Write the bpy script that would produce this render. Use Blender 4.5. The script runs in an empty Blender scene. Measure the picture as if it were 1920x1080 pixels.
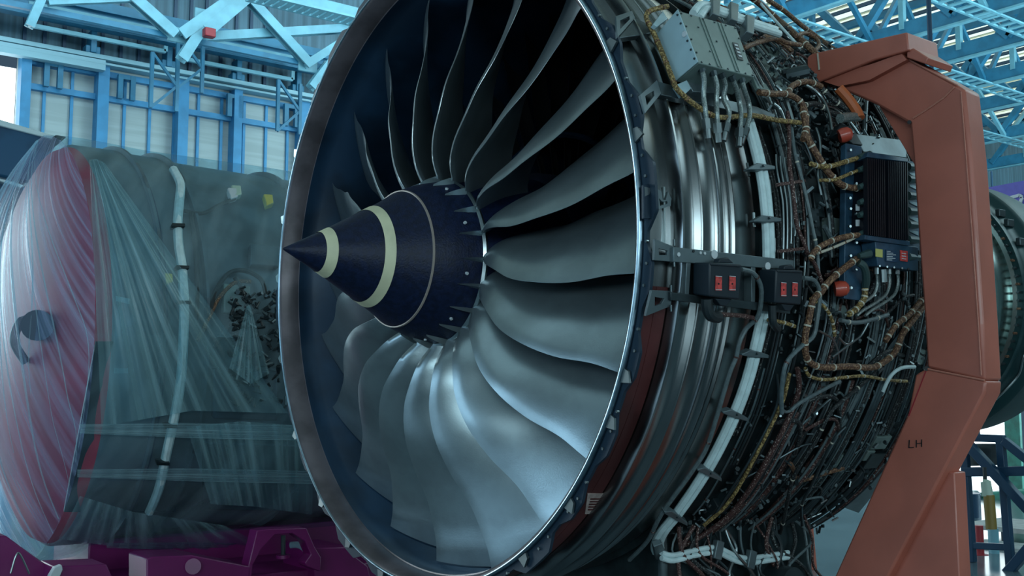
import bpy, bmesh, math, random
from mathutils import Vector, Matrix
random.seed(7)
PI = math.pi
R_ = math.radians
col = bpy.context.scene.collection
H = 2.2                      # height of the engine axis above the floor

# ------------------------------------------------------------------ camera
F = 1000 * math.exp(0.7)
CAM = Vector((-2.715, -4.287, H - 0.632))
YAW, PIT = 0.918, 0.099
fw = Vector((math.cos(PIT) * math.cos(YAW), math.cos(PIT) * math.sin(YAW), math.sin(PIT)))
rt = Vector((math.sin(YAW), -math.cos(YAW), 0))
up = rt.cross(fw)
cd = bpy.data.cameras.new('camera'); cam = bpy.data.objects.new('camera', cd); col.objects.link(cam)
cd.sensor_width = 36; cd.lens = F * 36 / 1920; cd.clip_end = 400
M = Matrix((rt, up, -fw)).transposed().to_4x4(); M.translation = CAM
cam.matrix_world = M
bpy.context.scene.camera = cam

def ray(px, py):
    return fw + rt * ((px - 960) / F) - up * ((py - 540) / F)
def onx(px, py, x0):
    d = ray(px, py); return CAM + d * ((x0 - CAM.x) / d.x)
def ony(px, py, y0):
    d = ray(px, py); return CAM + d * ((y0 - CAM.y) / d.y)
def onz(px, py, z0):
    d = ray(px, py); return CAM + d * ((z0 - CAM.z) / d.z)
def cyl(x, r, deg, c=(0, H)):
    a = R_(deg); return Vector((x, c[0] - r * math.cos(a), c[1] + r * math.sin(a)))
def oncyl(px, py, R, c=(0, H)):
    d = ray(px, py); oy = CAM.y - c[0]; oz = CAM.z - c[1]
    a = d.y * d.y + d.z * d.z; b = oy * d.y + oz * d.z; k = oy * oy + oz * oz - R * R
    D = max(b * b - a * k, 0)
    return CAM + d * ((-b - math.sqrt(D)) / a)
def polar(p, c=(0, H)):
    y = p.y - c[0]; z = p.z - c[1]
    return p.x, math.hypot(y, z), math.degrees(math.atan2(z, -y))

# --------------------------------------------------------------- materials
def mat(name, color, rough=.5, metal=0., noise=0., nscale=8., bump=0., bscale=40., emit=None, estr=0., alpha=1., stretch=(1, 1, 1), coat=0., col2=None, thr=(.4, .6)):
    m = bpy.data.materials.new(name); m.use_nodes = True
    nt = m.node_tree; b = nt.nodes['Principled BSDF']
    b.inputs['Base Color'].default_value = (*color, 1); b.inputs['Roughness'].default_value = rough
    b.inputs['Metallic'].default_value = metal; b.inputs['Alpha'].default_value = alpha
    b.inputs['Coat Weight'].default_value = coat
    if emit: b.inputs['Emission Color'].default_value = (*emit, 1); b.inputs['Emission Strength'].default_value = estr
    tc = nt.nodes.new('ShaderNodeTexCoord'); mp = nt.nodes.new('ShaderNodeMapping'); mp.inputs['Scale'].default_value = stretch
    nt.links.new(tc.outputs['Object'], mp.inputs['Vector'])
    if noise or col2:
        n = nt.nodes.new('ShaderNodeTexNoise'); n.inputs['Scale'].default_value = nscale; n.inputs['Detail'].default_value = 5
        nt.links.new(mp.outputs[0], n.inputs['Vector'])
        r = nt.nodes.new('ShaderNodeValToRGB')
        c2 = col2 if col2 else tuple(min(1, c * (1 + noise)) for c in color)
        c1 = color if col2 else tuple(c * (1 - noise) for c in color)
        r.color_ramp.elements[0].position = thr[0]; r.color_ramp.elements[1].position = thr[1]
        r.color_ramp.elements[0].color = (*c1, 1); r.color_ramp.elements[1].color = (*c2, 1)
        nt.links.new(n.outputs['Fac'], r.inputs['Fac']); nt.links.new(r.outputs['Color'], b.inputs['Base Color'])
    if bump:
        n2 = nt.nodes.new('ShaderNodeTexNoise'); n2.inputs['Scale'].default_value = bscale; n2.inputs['Detail'].default_value = 4
        nt.links.new(mp.outputs[0], n2.inputs['Vector'])
        bp = nt.nodes.new('ShaderNodeBump'); bp.inputs['Strength'].default_value = bump; bp.inputs['Distance'].default_value = .01
        nt.links.new(n2.outputs['Fac'], bp.inputs['Height']); nt.links.new(bp.outputs['Normal'], b.inputs['Normal'])
    return m

MT = {}
MT['blade'] = mat('titanium_blade', (.28, .345, .37), .31, .78, noise=.10, nscale=5, bump=.04, bscale=160)
MT['blade_edge'] = mat('polished_edge', (.55, .62, .65), .3, 1)
MT['spinner'] = mat('spinner_paint', (.004, .009, .032), .46, .0, noise=.25, nscale=40, bump=.2, bscale=120)
MT['spinner'].node_tree.nodes['Principled BSDF'].inputs['Specular IOR Level'].default_value = .28
MT['stripe'] = mat('spinner_stripe', (.62, .60, .40), .55, noise=.06, nscale=12)
MT['seam'] = mat('spinner_seam', (.30, .25, .22), .5)
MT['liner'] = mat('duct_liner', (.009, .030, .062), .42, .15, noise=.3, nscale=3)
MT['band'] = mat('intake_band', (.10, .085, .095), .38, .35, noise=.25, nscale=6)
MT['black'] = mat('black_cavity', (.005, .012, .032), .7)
MT['lip'] = mat('flange_lip', (.30, .42, .50), .28, 1., noise=.2, nscale=9)
MT['flange'] = mat('flange_dark', (.012, .030, .052), .45, .3)
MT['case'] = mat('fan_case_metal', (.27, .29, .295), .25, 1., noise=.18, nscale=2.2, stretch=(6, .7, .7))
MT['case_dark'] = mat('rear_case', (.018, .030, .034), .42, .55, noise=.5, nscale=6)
MT['brown_red'] = mat('case_reflection_brown', (.085, .022, .022), .36, .25, noise=.35, nscale=3)  # dark red reflection on the case, held as base colour
MT['steel'] = mat('steel_tube', (.26, .31, .32), .3, .95)
MT['steel_dark'] = mat('dull_steel', (.075, .10, .11), .4, .8, noise=.2)
MT['bracket'] = mat('bracket_grey', (.12, .16, .175), .42, .5, noise=.12)
MT['box_grey'] = mat('box_green_grey', (.15, .21, .20), .5, .15, noise=.10, nscale=5)
MT['box_light'] = mat('box_pale_blue', (.33, .47, .52), .5, .1, noise=.08, nscale=5)
MT['white_tube'] = mat('white_sleeve', (.52, .66, .68), .5, .0, noise=.08, nscale=20)
MT['braid'] = mat('brown_braid', (.085, .035, .018), .6, 0, col2=(.34, .20, .11), nscale=120, thr=(.48, .66), bump=.5, bscale=160)
MT['braid_y'] = mat('ochre_braid', (.10, .06, .018), .6, 0, col2=(.45, .32, .12), nscale=130, thr=(.46, .62), bump=.5, bscale=160)
MT['braid_r'] = mat('maroon_braid', (.05, .018, .016), .55, 0, col2=(.42, .32, .28), nscale=150, thr=(.56, .68), bump=.5, bscale=160)
MT['braid_k'] = mat('black_braid', (.008, .011, .013), .55, 0, col2=(.22, .25, .24), nscale=140, thr=(.58, .68), bump=.4, bscale=160)
MT['hose'] = mat('grey_hose', (.10, .135, .145), .45, .15, noise=.15, nscale=60)
MT['metalhose'] = mat('braided_hose', (.16, .20, .20), .4, .6, col2=(.32, .38, .37), nscale=220, thr=(.45, .6))
MT['rubber'] = mat('black_rubber', (.010, .018, .022), .5)
MT['boot'] = mat('green_boot', (.025, .055, .055), .42)
MT['relay'] = mat('relay_black', (.006, .014, .022), .5)
MT['eec'] = mat('finned_black', (.006, .008, .014), .38, .3)
MT['blue_plate'] = mat('blue_plate', (.020, .060, .105), .45, .2, noise=.2, nscale=20)
MT['red_label'] = mat('red_label', (.50, .050, .045), .6, noise=.3, nscale=60)
MT['red_cap'] = mat('red_cap', (.42, .055, .030), .4, coat=.3)
MT['yellow_label'] = mat('yellow_label', (.45, .44, .13), .6)
MT['white_print'] = mat('white_print', (.50, .55, .58), .6)
MT['paper'] = mat('faded_label', (.34, .26, .24), .7, noise=.2, nscale=30)
MT['ink'] = mat('black_marker', (.006, .005, .006), .6)
MT['tie'] = mat('pale_tie', (.48, .46, .38), .5)
MT['orange'] = mat('orange_paint', (.40, .115, .078), .42, .0, noise=.07, nscale=4, bump=.10, bscale=14, coat=.12)
MT['weld'] = mat('weld_bead', (.46, .17, .12), .45, bump=.6, bscale=60)
MT['orange_hose'] = mat('orange_sleeve', (.42, .10, .03), .55)
MT['magenta'] = mat('magenta_paint', (.155, .006, .095), .42, noise=.1, nscale=3)
MT['cover_red'] = mat('red_cover', (.42, .014, .050), .55, noise=.15, nscale=2)
MT['eng2'] = mat('second_case', (.11, .155, .185), .35, .5, noise=.35, nscale=2)
MT['eng2d'] = mat('second_case_dark', (.005, .030, .055), .5, .2, noise=.3, nscale=3)
MT['blue'] = mat('blue_steel_paint', (.025, .17, .29), .45, noise=.12, nscale=3)
MT['blue_lt'] = mat('pale_blue_steel', (.15, .37, .46), .45, noise=.08, nscale=3)
MT['blue_wall'] = mat('blue_column_paint', (.05, .27, .50), .5, noise=.08, nscale=3)
MT['blue_dk'] = mat('navy_tube', (.010, .045, .095), .4, .1)
MT['panelwall'] = mat('wall_panel', (.40, .47, .47), .7, noise=.07, nscale=1.2, stretch=(.4, .4, 9))
MT['upperwall'] = mat('corrugated_slate', (.075, .15, .20), .6, noise=.2, nscale=1.0, stretch=(8, 1, .3))
MT['roof'] = mat('roof_sheet', (.42, .45, .38), .7, noise=.1, nscale=1)
MT['skylight'] = mat('roof_light', (.7, .75, .65), .6, emit=(.80, .92, .80), estr=.95)
MT['daylight'] = mat('door_daylight', (1, 1, 1), .6, emit=(.86, .97, 1.0), estr=2.2)
MT['crane'] = mat('pale_rail', (.30, .52, .60), .45)
MT['floor'] = mat('sealed_floor', (.10, .145, .17), .16, .0, noise=.18, nscale=.8, bump=.03, bscale=3)
MT['backwall'] = mat('far_wall', (.16, .24, .27), .7, noise=.15)
MT['wing'] = mat('blue_wing_skin', (.012, .055, .115), .35, .2, noise=.3, nscale=2)
MT['wing_edge'] = mat('lit_edge_pale', (.75, .88, .92), .25, .5)  # light catching the panel edges, painted in as a pale strip
MT['purple'] = mat('violet_panel', (.095, .085, .42), .5, noise=.05)
MT['green'] = mat('machine_green', (.015, .19, .14), .5, noise=.2)
MT['plank'] = mat('pale_plank', (.30, .33, .33), .6, noise=.15)
MT['pend_y'] = mat('ochre_body', (.22, .15, .03), .5)
MT['pend_w'] = mat('pale_top', (.38, .50, .42), .5)
MT['red_post'] = mat('red_post', (.30, .02, .03), .45)
MT['case_aft'] = mat('aft_metal', (.28, .36, .34), .24, 1., noise=.35, nscale=2.5, stretch=(7, .8, .8))
MT['aft_dark'] = mat('aft_ring', (.012, .045, .050), .4, .3)

def film(name, alpha, tint, cs=3.0, stretch=(1, 1, 1), rough=.25, bump=.8):
    m = bpy.data.materials.new(name); m.use_nodes = True; nt = m.node_tree
    for n in list(nt.nodes): nt.nodes.remove(n)
    out = nt.nodes.new('ShaderNodeOutputMaterial')
    tr = nt.nodes.new('ShaderNodeBsdfTransparent'); tr.inputs[0].default_value = (.80, .93, .97, 1)
    b = nt.nodes.new('ShaderNodeBsdfPrincipled'); b.inputs['Base Color'].default_value = (*tint, 1)
    b.inputs['Roughness'].default_value = rough; b.inputs['Specular IOR Level'].default_value = .9
    mx = nt.nodes.new('ShaderNodeMixShader')
    tc = nt.nodes.new('ShaderNodeTexCoord'); mp = nt.nodes.new('ShaderNodeMapping'); mp.inputs['Scale'].default_value = stretch
    nt.links.new(tc.outputs['UV'], mp.inputs['Vector'])
    no = nt.nodes.new('ShaderNodeTexNoise'); no.inputs['Scale'].default_value = cs; no.inputs['Detail'].default_value = 6; no.inputs['Distortion'].default_value = .12
    nt.links.new(mp.outputs[0], no.inputs['Vector'])
    ra = nt.nodes.new('ShaderNodeMapRange'); ra.inputs['From Min'].default_value = .42; ra.inputs['From Max'].default_value = .72
    ra.inputs['To Min'].default_value = alpha * .55; ra.inputs['To Max'].default_value = min(1, alpha * 2.1)
    nt.links.new(no.outputs['Fac'], ra.inputs['Value']); nt.links.new(ra.outputs[0], mx.inputs['Fac'])
    bp = nt.nodes.new('ShaderNodeBump'); bp.inputs['Strength'].default_value = bump; bp.inputs['Distance'].default_value = .05
    nt.links.new(no.outputs['Fac'], bp.inputs['Height']); nt.links.new(bp.outputs['Normal'], b.inputs['Normal'])
    nt.links.new(tr.outputs[0], mx.inputs[1]); nt.links.new(b.outputs[0], mx.inputs[2]); nt.links.new(mx.outputs[0], out.inputs['Surface'])
    return m
MT['film'] = film('clear_film', .20, (.40, .56, .62), 2.2, (1.2, 6, 1), .3, .2)
MT['film_front'] = film('clear_film_front', .23, (.40, .50, .76), 2.2, (11, .35, 1), .34, .18)
MT['film_fan'] = film('clear_film_fold', .30, (.34, .56, .60), 2.2, (7, .3, 1), .35, .15)
MT['film_band'] = film('stretch_band', .34, (.40, .62, .68), 3, (.4, 4, 1), .3, .2)
MT['pleat'] = film('film_pleat', .20, (.66, .80, .88), 3, (1, 1, 1), .25, .1)

# ---------------------------------------------------------------- builders
def link(name, me, m, parent=None):
    o = bpy.data.objects.new(name, me); col.objects.link(o)
    if m is not None:
        for mm in (m if isinstance(m, (list, tuple)) else [m]): me.materials.append(mm)
    if parent is not None: o.parent = parent
    return o
def tag(o, label=None, cat=None, group=None, kind=None):
    if label: o['label'] = label
    if cat: o['category'] = cat
    if group: o['group'] = group
    if kind: o['kind'] = kind
    return o
def empty(name, loc, label=None, cat=None, group=None):
    o = bpy.data.objects.new(name, None); col.objects.link(o); o.location = loc
    o.empty_display_size = .1
    return tag(o, label, cat, group)

class MB:
    def __init__(s): s.v = []; s.f = []; s.mi = []; s.uv = None
    def add(s, vs, fs, mi=0):
        n = len(s.v); s.v += [tuple(v) for v in vs]; s.f += [tuple(i + n for i in f) for f in fs]; s.mi += [mi] * len(fs); return s
    def box(s, c, sz, rot=None, mi=0):
        c = Vector(c); vs = []
        for dx in (-.5, .5):
            for dy in (-.5, .5):
                for dz in (-.5, .5):
                    v = Vector((dx * sz[0], dy * sz[1], dz * sz[2]))
                    if rot is not None: v = rot @ v
                    vs.append(c + v)
        return s.add(vs, [(0, 1, 3, 2), (4, 6, 7, 5), (0, 4, 5, 1), (2, 3, 7, 6), (0, 2, 6, 4), (1, 5, 7, 3)], mi)
    def beam(s, a, b, w, h, upv=(0, 0, 1), mi=0):
        a = Vector(a); b = Vector(b); d = (b - a); L = d.length; d.normalize(); u = Vector(upv)
        sd = d.cross(u)
        if sd.length < 1e-4: u = Vector((1, 0, 0)); sd = d.cross(u)
        sd.normalize(); u = sd.cross(d)
        return s.box((a + b) / 2, (L, w, h), Matrix((d, sd, u)).transposed(), mi)
    def ibeam(s, a, b, w, h, t=.03, upv=(0, 0, 1), mi=0, mf=None):
        a = Vector(a); b = Vector(b); d = (b - a).normalized(); u = Vector(upv); sd = d.cross(u).normalized(); u = sd.cross(d)
        s.beam(a, b, t, h, u, mi)
        s.beam(a + u * h / 2, b + u * h / 2, w, t, u, mi if mf is None else mf); s.beam(a - u * h / 2, b - u * h / 2, w, t, u, mi if mf is None else mf)
        return s
    def prism(s, pts, off, mi=0):
        off = Vector(off); n = len(pts); vs = [Vector(p) for p in pts] + [Vector(p) + off for p in pts]
        return s.add(vs, [tuple(range(n))[::-1], tuple(range(n, 2 * n))] + [(i, (i + 1) % n, n + (i + 1) % n, n + i) for i in range(n)], mi)
    def tube(s, pts, r, n=8, cap=True, mi=0):
        pts = [Vector(p) for p in pts]; m = len(pts)
        t = (pts[1] - pts[0]).normalized(); ref = Vector((0, 0, 1)) if abs(t.z) < .9 else Vector((1, 0, 0))
        nrm = t.cross(ref).normalized(); vs = []; fs = []
        for i, p in enumerate(pts):
            if i == 0: t = pts[1] - pts[0]
            elif i == m - 1: t = pts[-1] - pts[-2]
            else: t = pts[i + 1] - pts[i - 1]
            if t.length < 1e-9: t = Vector((1, 0, 0))
            t.normalize(); nrm = nrm - t * nrm.dot(t)
            if nrm.length < 1e-6: nrm = t.orthogonal()
            nrm.normalize(); bn = t.cross(nrm)
            rr = r[i] if isinstance(r, (list, tuple)) else r
            for k in range(n):
                a = 2 * PI * k / n; vs.append(p + nrm * (rr * math.cos(a)) + bn * (rr * math.sin(a)))
        for i in range(m - 1):
            for k in range(n): fs.append((i * n + k, i * n + (k + 1) % n, (i + 1) * n + (k + 1) % n, (i + 1) * n + k))
        if cap: fs.append(tuple(range(n))[::-1]); fs.append(tuple((m - 1) * n + k for k in range(n)))
        return s.add(vs, fs, mi)
    def lathe(s, prof, c=(0, H), n=128, a0=0, a1=360, closed=False, mi=0):
        full = abs(a1 - a0) >= 359.9; cols = n if full else n + 1; m = len(prof); vs = []
        for j in range(cols):
            a = a0 + (a1 - a0) * j / n
            for (x, r) in prof: vs.append(cyl(x, r, a, c))
        fs = []
        for j in range(n):
            j2 = (j + 1) % cols
            for i in range(m if closed else m - 1):
                i2 = (i + 1) % m
                fs.append((j * m + i, j2 * m + i, j2 * m + i2, j * m + i2))
        return s.add(vs, fs, mi)
    def slab(s, px, R, th, c=(0, H), mi=0):
        """outline traced on the surface of radius R, given a radial thickness th inwards"""
        A = [oncyl(x, y, R, c) for x, y in px]; B = []
        for p in A:
            X, r, d = polar(p, c); B.append(cyl(X, r - th, d, c))
        n = len(A)
        return s.add(A + B, [tuple(range(n)), tuple(range(2 * n - 1, n - 1, -1))] + [(i, n + i, n + (i + 1) % n, (i + 1) % n) for i in range(n)], mi)
    def build(s, name, m, parent=None, smooth=True, ang=35, bevel=0.):
        me = bpy.data.meshes.new(name); me.from_pydata(s.v, [], s.f)
        bm = bmesh.new(); bm.from_mesh(me); bmesh.ops.recalc_face_normals(bm, faces=bm.faces); bm.to_mesh(me); bm.free()
        me.polygons.foreach_set('material_index', s.mi)
        me.polygons.foreach_set('use_smooth', [smooth] * len(s.f))
        if smooth: me.set_sharp_from_angle(angle=R_(ang))
        if s.uv:
            ul = me.uv_layers.new(name='uv')
            for lp in me.loops: ul.data[lp.index].uv = s.uv[lp.vertex_index]
        o = link(name, me, m, parent)
        if bevel:
            b = o.modifiers.new('bevel', 'BEVEL'); b.width = bevel; b.segments = 2; b.limit_method = 'ANGLE'; b.angle_limit = R_(40)
        return o

def smooth_pts(P, k=5):
    P = [Vector(p) for p in P]
    if len(P) < 3: return P
    out = []
    for i in range(len(P) - 1):
        p0 = P[max(i - 1, 0)]; p1 = P[i]; p2 = P[i + 1]; p3 = P[min(i + 2, len(P) - 1)]
        for j in range(k):
            t = j / k
            out.append(.5 * ((2 * p1) + (p2 - p0) * t + (2 * p0 - 5 * p1 + 4 * p2 - p3) * t * t + (3 * p1 - p0 - 3 * p2 + p3) * t ** 3))
    out.append(P[-1]); return out
def interp(xs, ys, x):
    if x <= xs[0]: return ys[0]
    for i in range(len(xs) - 1):
        if x <= xs[i + 1]:
            n = len(xs); t = (x - xs[i]) / (xs[i + 1] - xs[i])
            def d(j):
                if j == 0: return (ys[1] - ys[0]) / (xs[1] - xs[0])
                if j == n - 1: return (ys[-1] - ys[-2]) / (xs[-1] - xs[-2])
                return (ys[j + 1] - ys[j - 1]) / (xs[j + 1] - xs[j - 1])
            h = xs[i + 1] - xs[i]; m0 = d(i) * h; m1 = d(i + 1) * h
            return (2 * t**3 - 3 * t * t + 1) * ys[i] + (t**3 - 2 * t * t + t) * m0 + (-2 * t**3 + 3 * t * t) * ys[i + 1] + (t**3 - t * t) * m1
    return ys[-1]

# ============================================================ MAIN ENGINE
eng = empty('jet_engine', (0, 0, 0), 'large bare turbofan engine with open fan face held by the orange stand', 'jet engine')

# --- fan blades
RK = [.40, .48, .58, .70, .85, 1.0, 1.15, 1.27, 1.36, 1.46]
XK = [.097, .048, .023, .019, .043, .101, .167, .202, .219, .236]
TK = [2.9, .3, -2.0, -4.5, -4.4, -3.3, -1.0, -.2, .4, .0]
def blade_mesh():
    mb = MB(); nr, nc = 34, 18
    rs = [.385 + (1.447 - .385) * i / (nr - 1) for i in range(nr)]
    rings = []
    for r in rs:
        s0 = (r - .385) / 1.06
        xl = interp(RK, XK, r); tl = interp(RK, TK, r)
        bm_ = interp([0, .25, .5, .75, 1], [18, 34, 48, 57, 62], s0)       # mean stagger
        turn = interp([0, .3, .6, 1], [44, 26, 12, 5], s0)
        ch = interp([0, .3, .6, 1], [.41, .44, .46, .46], s0)
        tk = interp([0, .3, .6, 1], [.030, .020, .013, .009], s0)
        x = xl; t = 0.; cam_ = []
        for j in range(nc + 1):
            u = j / nc; b = R_(bm_ + turn * (.5 - u)); cam_.append((x, t, b))
            x += ch / nc * math.cos(b); t += ch / nc * math.sin(b)
        def pt(x, t): return cyl(x, r, tl + math.degrees(t / r), (0, 0))
        top = []; bot = []
        for j, (x, t, b) in enumerate(cam_):
            u = j / nc; h = tk * (1.6 * math.sqrt(max(u, 0)) * (1 - u) ** .8 + .06)
            if j == 0: h = tk * .045
            top.append(pt(x - h * math.sin(b), t + h * math.cos(b))); bot.append(pt(x + h * math.sin(b), t - h * math.cos(b)))
        rings.append(top + bot[::-1])
    n = 2 * (nc + 1); vs = [v for rg in rings for v in rg]; fs = []
    for i in range(nr - 1):
        for k in range(n): fs.append((i * n + k, i * n + (k + 1) % n, (i + 1) * n + (k + 1) % n, (i + 1) * n + k))
    for k in range(nc): fs.append(((nr - 1) * n + k, (nr - 1) * n + k + 1, (nr - 1) * n + n - 2 - k, (nr - 1) * n + n - 1 - k))
    mb.add(vs, fs)
    for i, f in enumerate(fs):
        if i < (nr - 1) * n and i % n == n - 1: mb.mi[i] = 1
    return mb
b0 = blade_mesh().build('fan_blade', [MT['blade'], MT['blade_edge']], eng, ang=60)
b0.location = (0, 0, H); b0.rotation_euler = (-R_(155), 0, 0)
# outward angle grows counter-clockwise seen from the front: rotation about X by -angle
for k in range(1, 20):
    b = b0.copy(); col.objects.link(b); b.parent = eng; b.rotation_euler = (-R_(155 - 18 * k), 0, 0)

# --- spinner
mb = MB(); prof = [(-.692, .0005), (-.688, .006), (-.62, .040), (-.50, .100), (-.40, .155), (-.30, .210), (-.255, .234), (-.20, .264), (-.119, .3155)]
mb.lathe(prof, n=96); sp = mb.build('spinner', MT['spinner'], eng, ang=60)
def on_prof(x):
    return interp([p[0] for p in prof], [p[1] for p in prof], x)
def stripe(x0, x1):
    m_ = MB(); q = [x0 + (x1 - x0) * i / 5 for i in range(6)]
    m_.lathe([(x, on_prof(x) + .0025) for x in q], n=96); return m_
stripe(-.302, -.259).build('stripe', MT['stripe'], sp); stripe(-.525, -.480).build('stripe', MT['stripe'], sp)
mb = MB(); mb.lathe([(-.121, .3155), (-.121, .321), (-.113, .323), (-.112, .3185)], n=96); mb.build('seam_ring', MT['seam'], sp)
mb = MB(); mb.lathe([(-.113, .3185), (-.06, .345), (.0, .366), (.06, .380), (.10, .390), (.105, .386), (.13, .392), (.6, .46)], n=96)
hub = mb.build('fan_hub', MT['spinner'], eng, ang=40)
for k in range(20):
    a = 155 - 18 * k + 3
    m_ = MB(); P = []
    for (x, dr, w) in [(-.005, .002, .0), (.03, .014, .006), (.075, .024, .013), (.10, .022, .016)]:
        r = .372 + (x) * .2
        P.append((x, r, dr, w))
    vs = []
    for (x, r, dr, w) in P:
        for s_ in (-1, 1): vs.append(cyl(x, r - .01, a + math.degrees(s_ * w / r)))
        vs.append(cyl(x, r + dr, a + math.degrees(.3 * w / r)))
    fs = []
    for i in range(3):
        for j in range(3): fs.append((i * 3 + j, i * 3 + (j + 1) % 3, (i + 1) * 3 + (j + 1) % 3, (i + 1) * 3 + j))
    fs += [(0, 1, 2), (9, 11, 10)]
    m_.add(vs, fs); m_.build('platform_tab', MT['blade'], hub)
    if k % 2 == 0:
        p = cyl(.03, .374, a + 8); n_ = (p - Vector((p.x, 0, H))).normalized()
        MB().tube([p - n_ * .01, p + n_ * .006], .0075, 10).build('screw', MT['white_print'], hub)
mb = MB(); mb.lathe([(.10, .392), (.113, .400), (.126, .396)], n=96); mb.build('hub_edge_ring', MT['blade_edge'], hub)

# --- intake lip, flange, case, liner
mb = MB(); mb.lathe([(-.004, 1.492), (-.010, 1.496), (-.010, 1.503), (-.003, 1.508), (.008, 1.508), (.010, 1.492)], n=256, closed=True)
mb.build('lip_ring', MT['lip'], eng, ang=60)
# scalloped flange
mb = MB(); NF = 720; vs = []
def fl_r(a):
    a = a % 360; k = (a % 12) / 12
    s = .0
    if .12 < k < .62: s = .028
    if a % 60 < 9: s = .045
    return 1.528 + s
sm = [fl_r(360 * i / NF) for i in range(NF)]
sm = [sum(sm[(i + d) % NF] for d in range(-2, 3)) / 5 for i in range(NF)]
for i in range(NF):
    a = 360 * i / NF
    for (x, r) in ((.012, 1.495), (.012, sm[i]), (.026, sm[i]), (.026, 1.495)): vs.append(cyl(x, r, a))
fs = []
for i in range(NF):
    j = (i + 1) % NF
    for k in range(3): fs.append((i * 4 + k, j * 4 + k, j * 4 + k + 1, i * 4 + k + 1))
mb.add(vs, fs); fl = mb.build('front_flange', MT['flange'], eng, ang=50)
for i in range(40):
    a = -66 + i * 3.0
    if (a % 12) / 12 < .1: continue
    p = cyl(.012, 1.528 if i % 2 else 1.533, a)
    MB().tube([p + Vector((.004, 0, 0)), p - Vector((.007, 0, 0))], .0058, 8).build('flange_bolt', MT['steel'], fl)
for a in (-72, -58, -44, -29, -22, 12, 27, 45, 150, 165, 178, 196, 214, 232, 245, 258):        # small pale lugs on the rim
    m_ = MB(); m_.add([cyl(-.002, 1.51, a - .9), cyl(-.002, 1.555, a - .3), cyl(-.002, 1.535, a + 1.1), cyl(-.002, 1.51, a + 1.2), cyl(.008, 1.51, a - .9), cyl(.008, 1.555, a - .3), cyl(.008, 1.535, a + 1.1), cyl(.008, 1.51, a + 1.2)],
                      [(0, 1, 2, 3), (7, 6, 5, 4), (0, 4, 5, 1), (1, 5, 6, 2), (2, 6, 7, 3), (3, 7, 4, 0)])
    m_.build('rim_lug', MT['steel'], fl)
# outer case
cp = [(.026, 1.50), (.155, 1.505), (.158, 1.548), (.163, 1.560), (.172, 1.560), (.176, 1.545), (.182, 1.532), (.20, 1.528), (.222, 1.526), (.25, 1.524), (.262, 1.528),
      (.270, 1.546), (.276, 1.548), (.281, 1.540), (.286, 1.546), (.292, 1.542), (.300, 1.522), (.34, 1.516), (.375, 1.516), (.388, 1.522), (.393, 1.540), (.400, 1.540), (.405, 1.520),
      (.44, 1.510), (.452, 1.514), (.458, 1.526), (.464, 1.524), (.470, 1.506), (.50, 1.50), (.508, 1.510), (.514, 1.508), (.52, 1.494), (.58, 1.488), (.66, 1.482)]
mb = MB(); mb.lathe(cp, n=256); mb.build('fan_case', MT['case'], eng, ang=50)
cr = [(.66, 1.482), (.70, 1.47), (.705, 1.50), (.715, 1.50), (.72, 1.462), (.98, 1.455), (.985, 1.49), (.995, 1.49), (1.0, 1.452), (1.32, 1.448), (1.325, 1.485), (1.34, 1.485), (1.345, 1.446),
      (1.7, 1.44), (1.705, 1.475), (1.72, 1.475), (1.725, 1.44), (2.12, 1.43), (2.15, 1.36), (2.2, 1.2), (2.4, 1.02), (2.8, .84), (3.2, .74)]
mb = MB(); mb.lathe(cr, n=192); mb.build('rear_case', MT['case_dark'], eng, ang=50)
# red-brown reflection on the lower case, painted in as a thin overlay
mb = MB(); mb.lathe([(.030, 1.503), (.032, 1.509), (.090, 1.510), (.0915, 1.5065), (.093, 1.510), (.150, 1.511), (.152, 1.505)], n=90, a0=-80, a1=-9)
pr_ = mb.build('reflection_strip', MT['brown_red'], eng)
mb = MB(); mb.slab([(1102, 926), (1152, 926), (1140, 962), (1097, 964)], 1.5135, .004); lb = mb.build('warning_label', MT['paper'], pr_)
mb = MB()
for i in range(5): mb.slab([(1108 - i * 1.2, 935 + i * 5), (1146 - i * 2.4, 935 + i * 5), (1145 - i * 2.4, 937 + i * 5), (1107 - i * 1.2, 937 + i * 5)], 1.5145, .002)
mb.build('label_text', MT['brown_red'], lb)
# interior
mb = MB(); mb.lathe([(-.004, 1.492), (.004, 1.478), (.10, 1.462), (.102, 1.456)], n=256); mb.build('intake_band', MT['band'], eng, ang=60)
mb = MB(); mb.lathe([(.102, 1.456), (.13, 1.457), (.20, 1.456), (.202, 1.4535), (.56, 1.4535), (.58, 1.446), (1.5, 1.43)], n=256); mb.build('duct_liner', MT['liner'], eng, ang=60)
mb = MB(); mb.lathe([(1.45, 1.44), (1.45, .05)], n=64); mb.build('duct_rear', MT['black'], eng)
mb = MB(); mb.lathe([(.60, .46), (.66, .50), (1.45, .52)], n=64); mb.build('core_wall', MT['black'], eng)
mb = MB(); mb.lathe([(.80, .70), (.78, .715), (.80, .73), (1.45, .74)], n=96); mb.build('flow_splitter', MT['liner'], eng)
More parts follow.
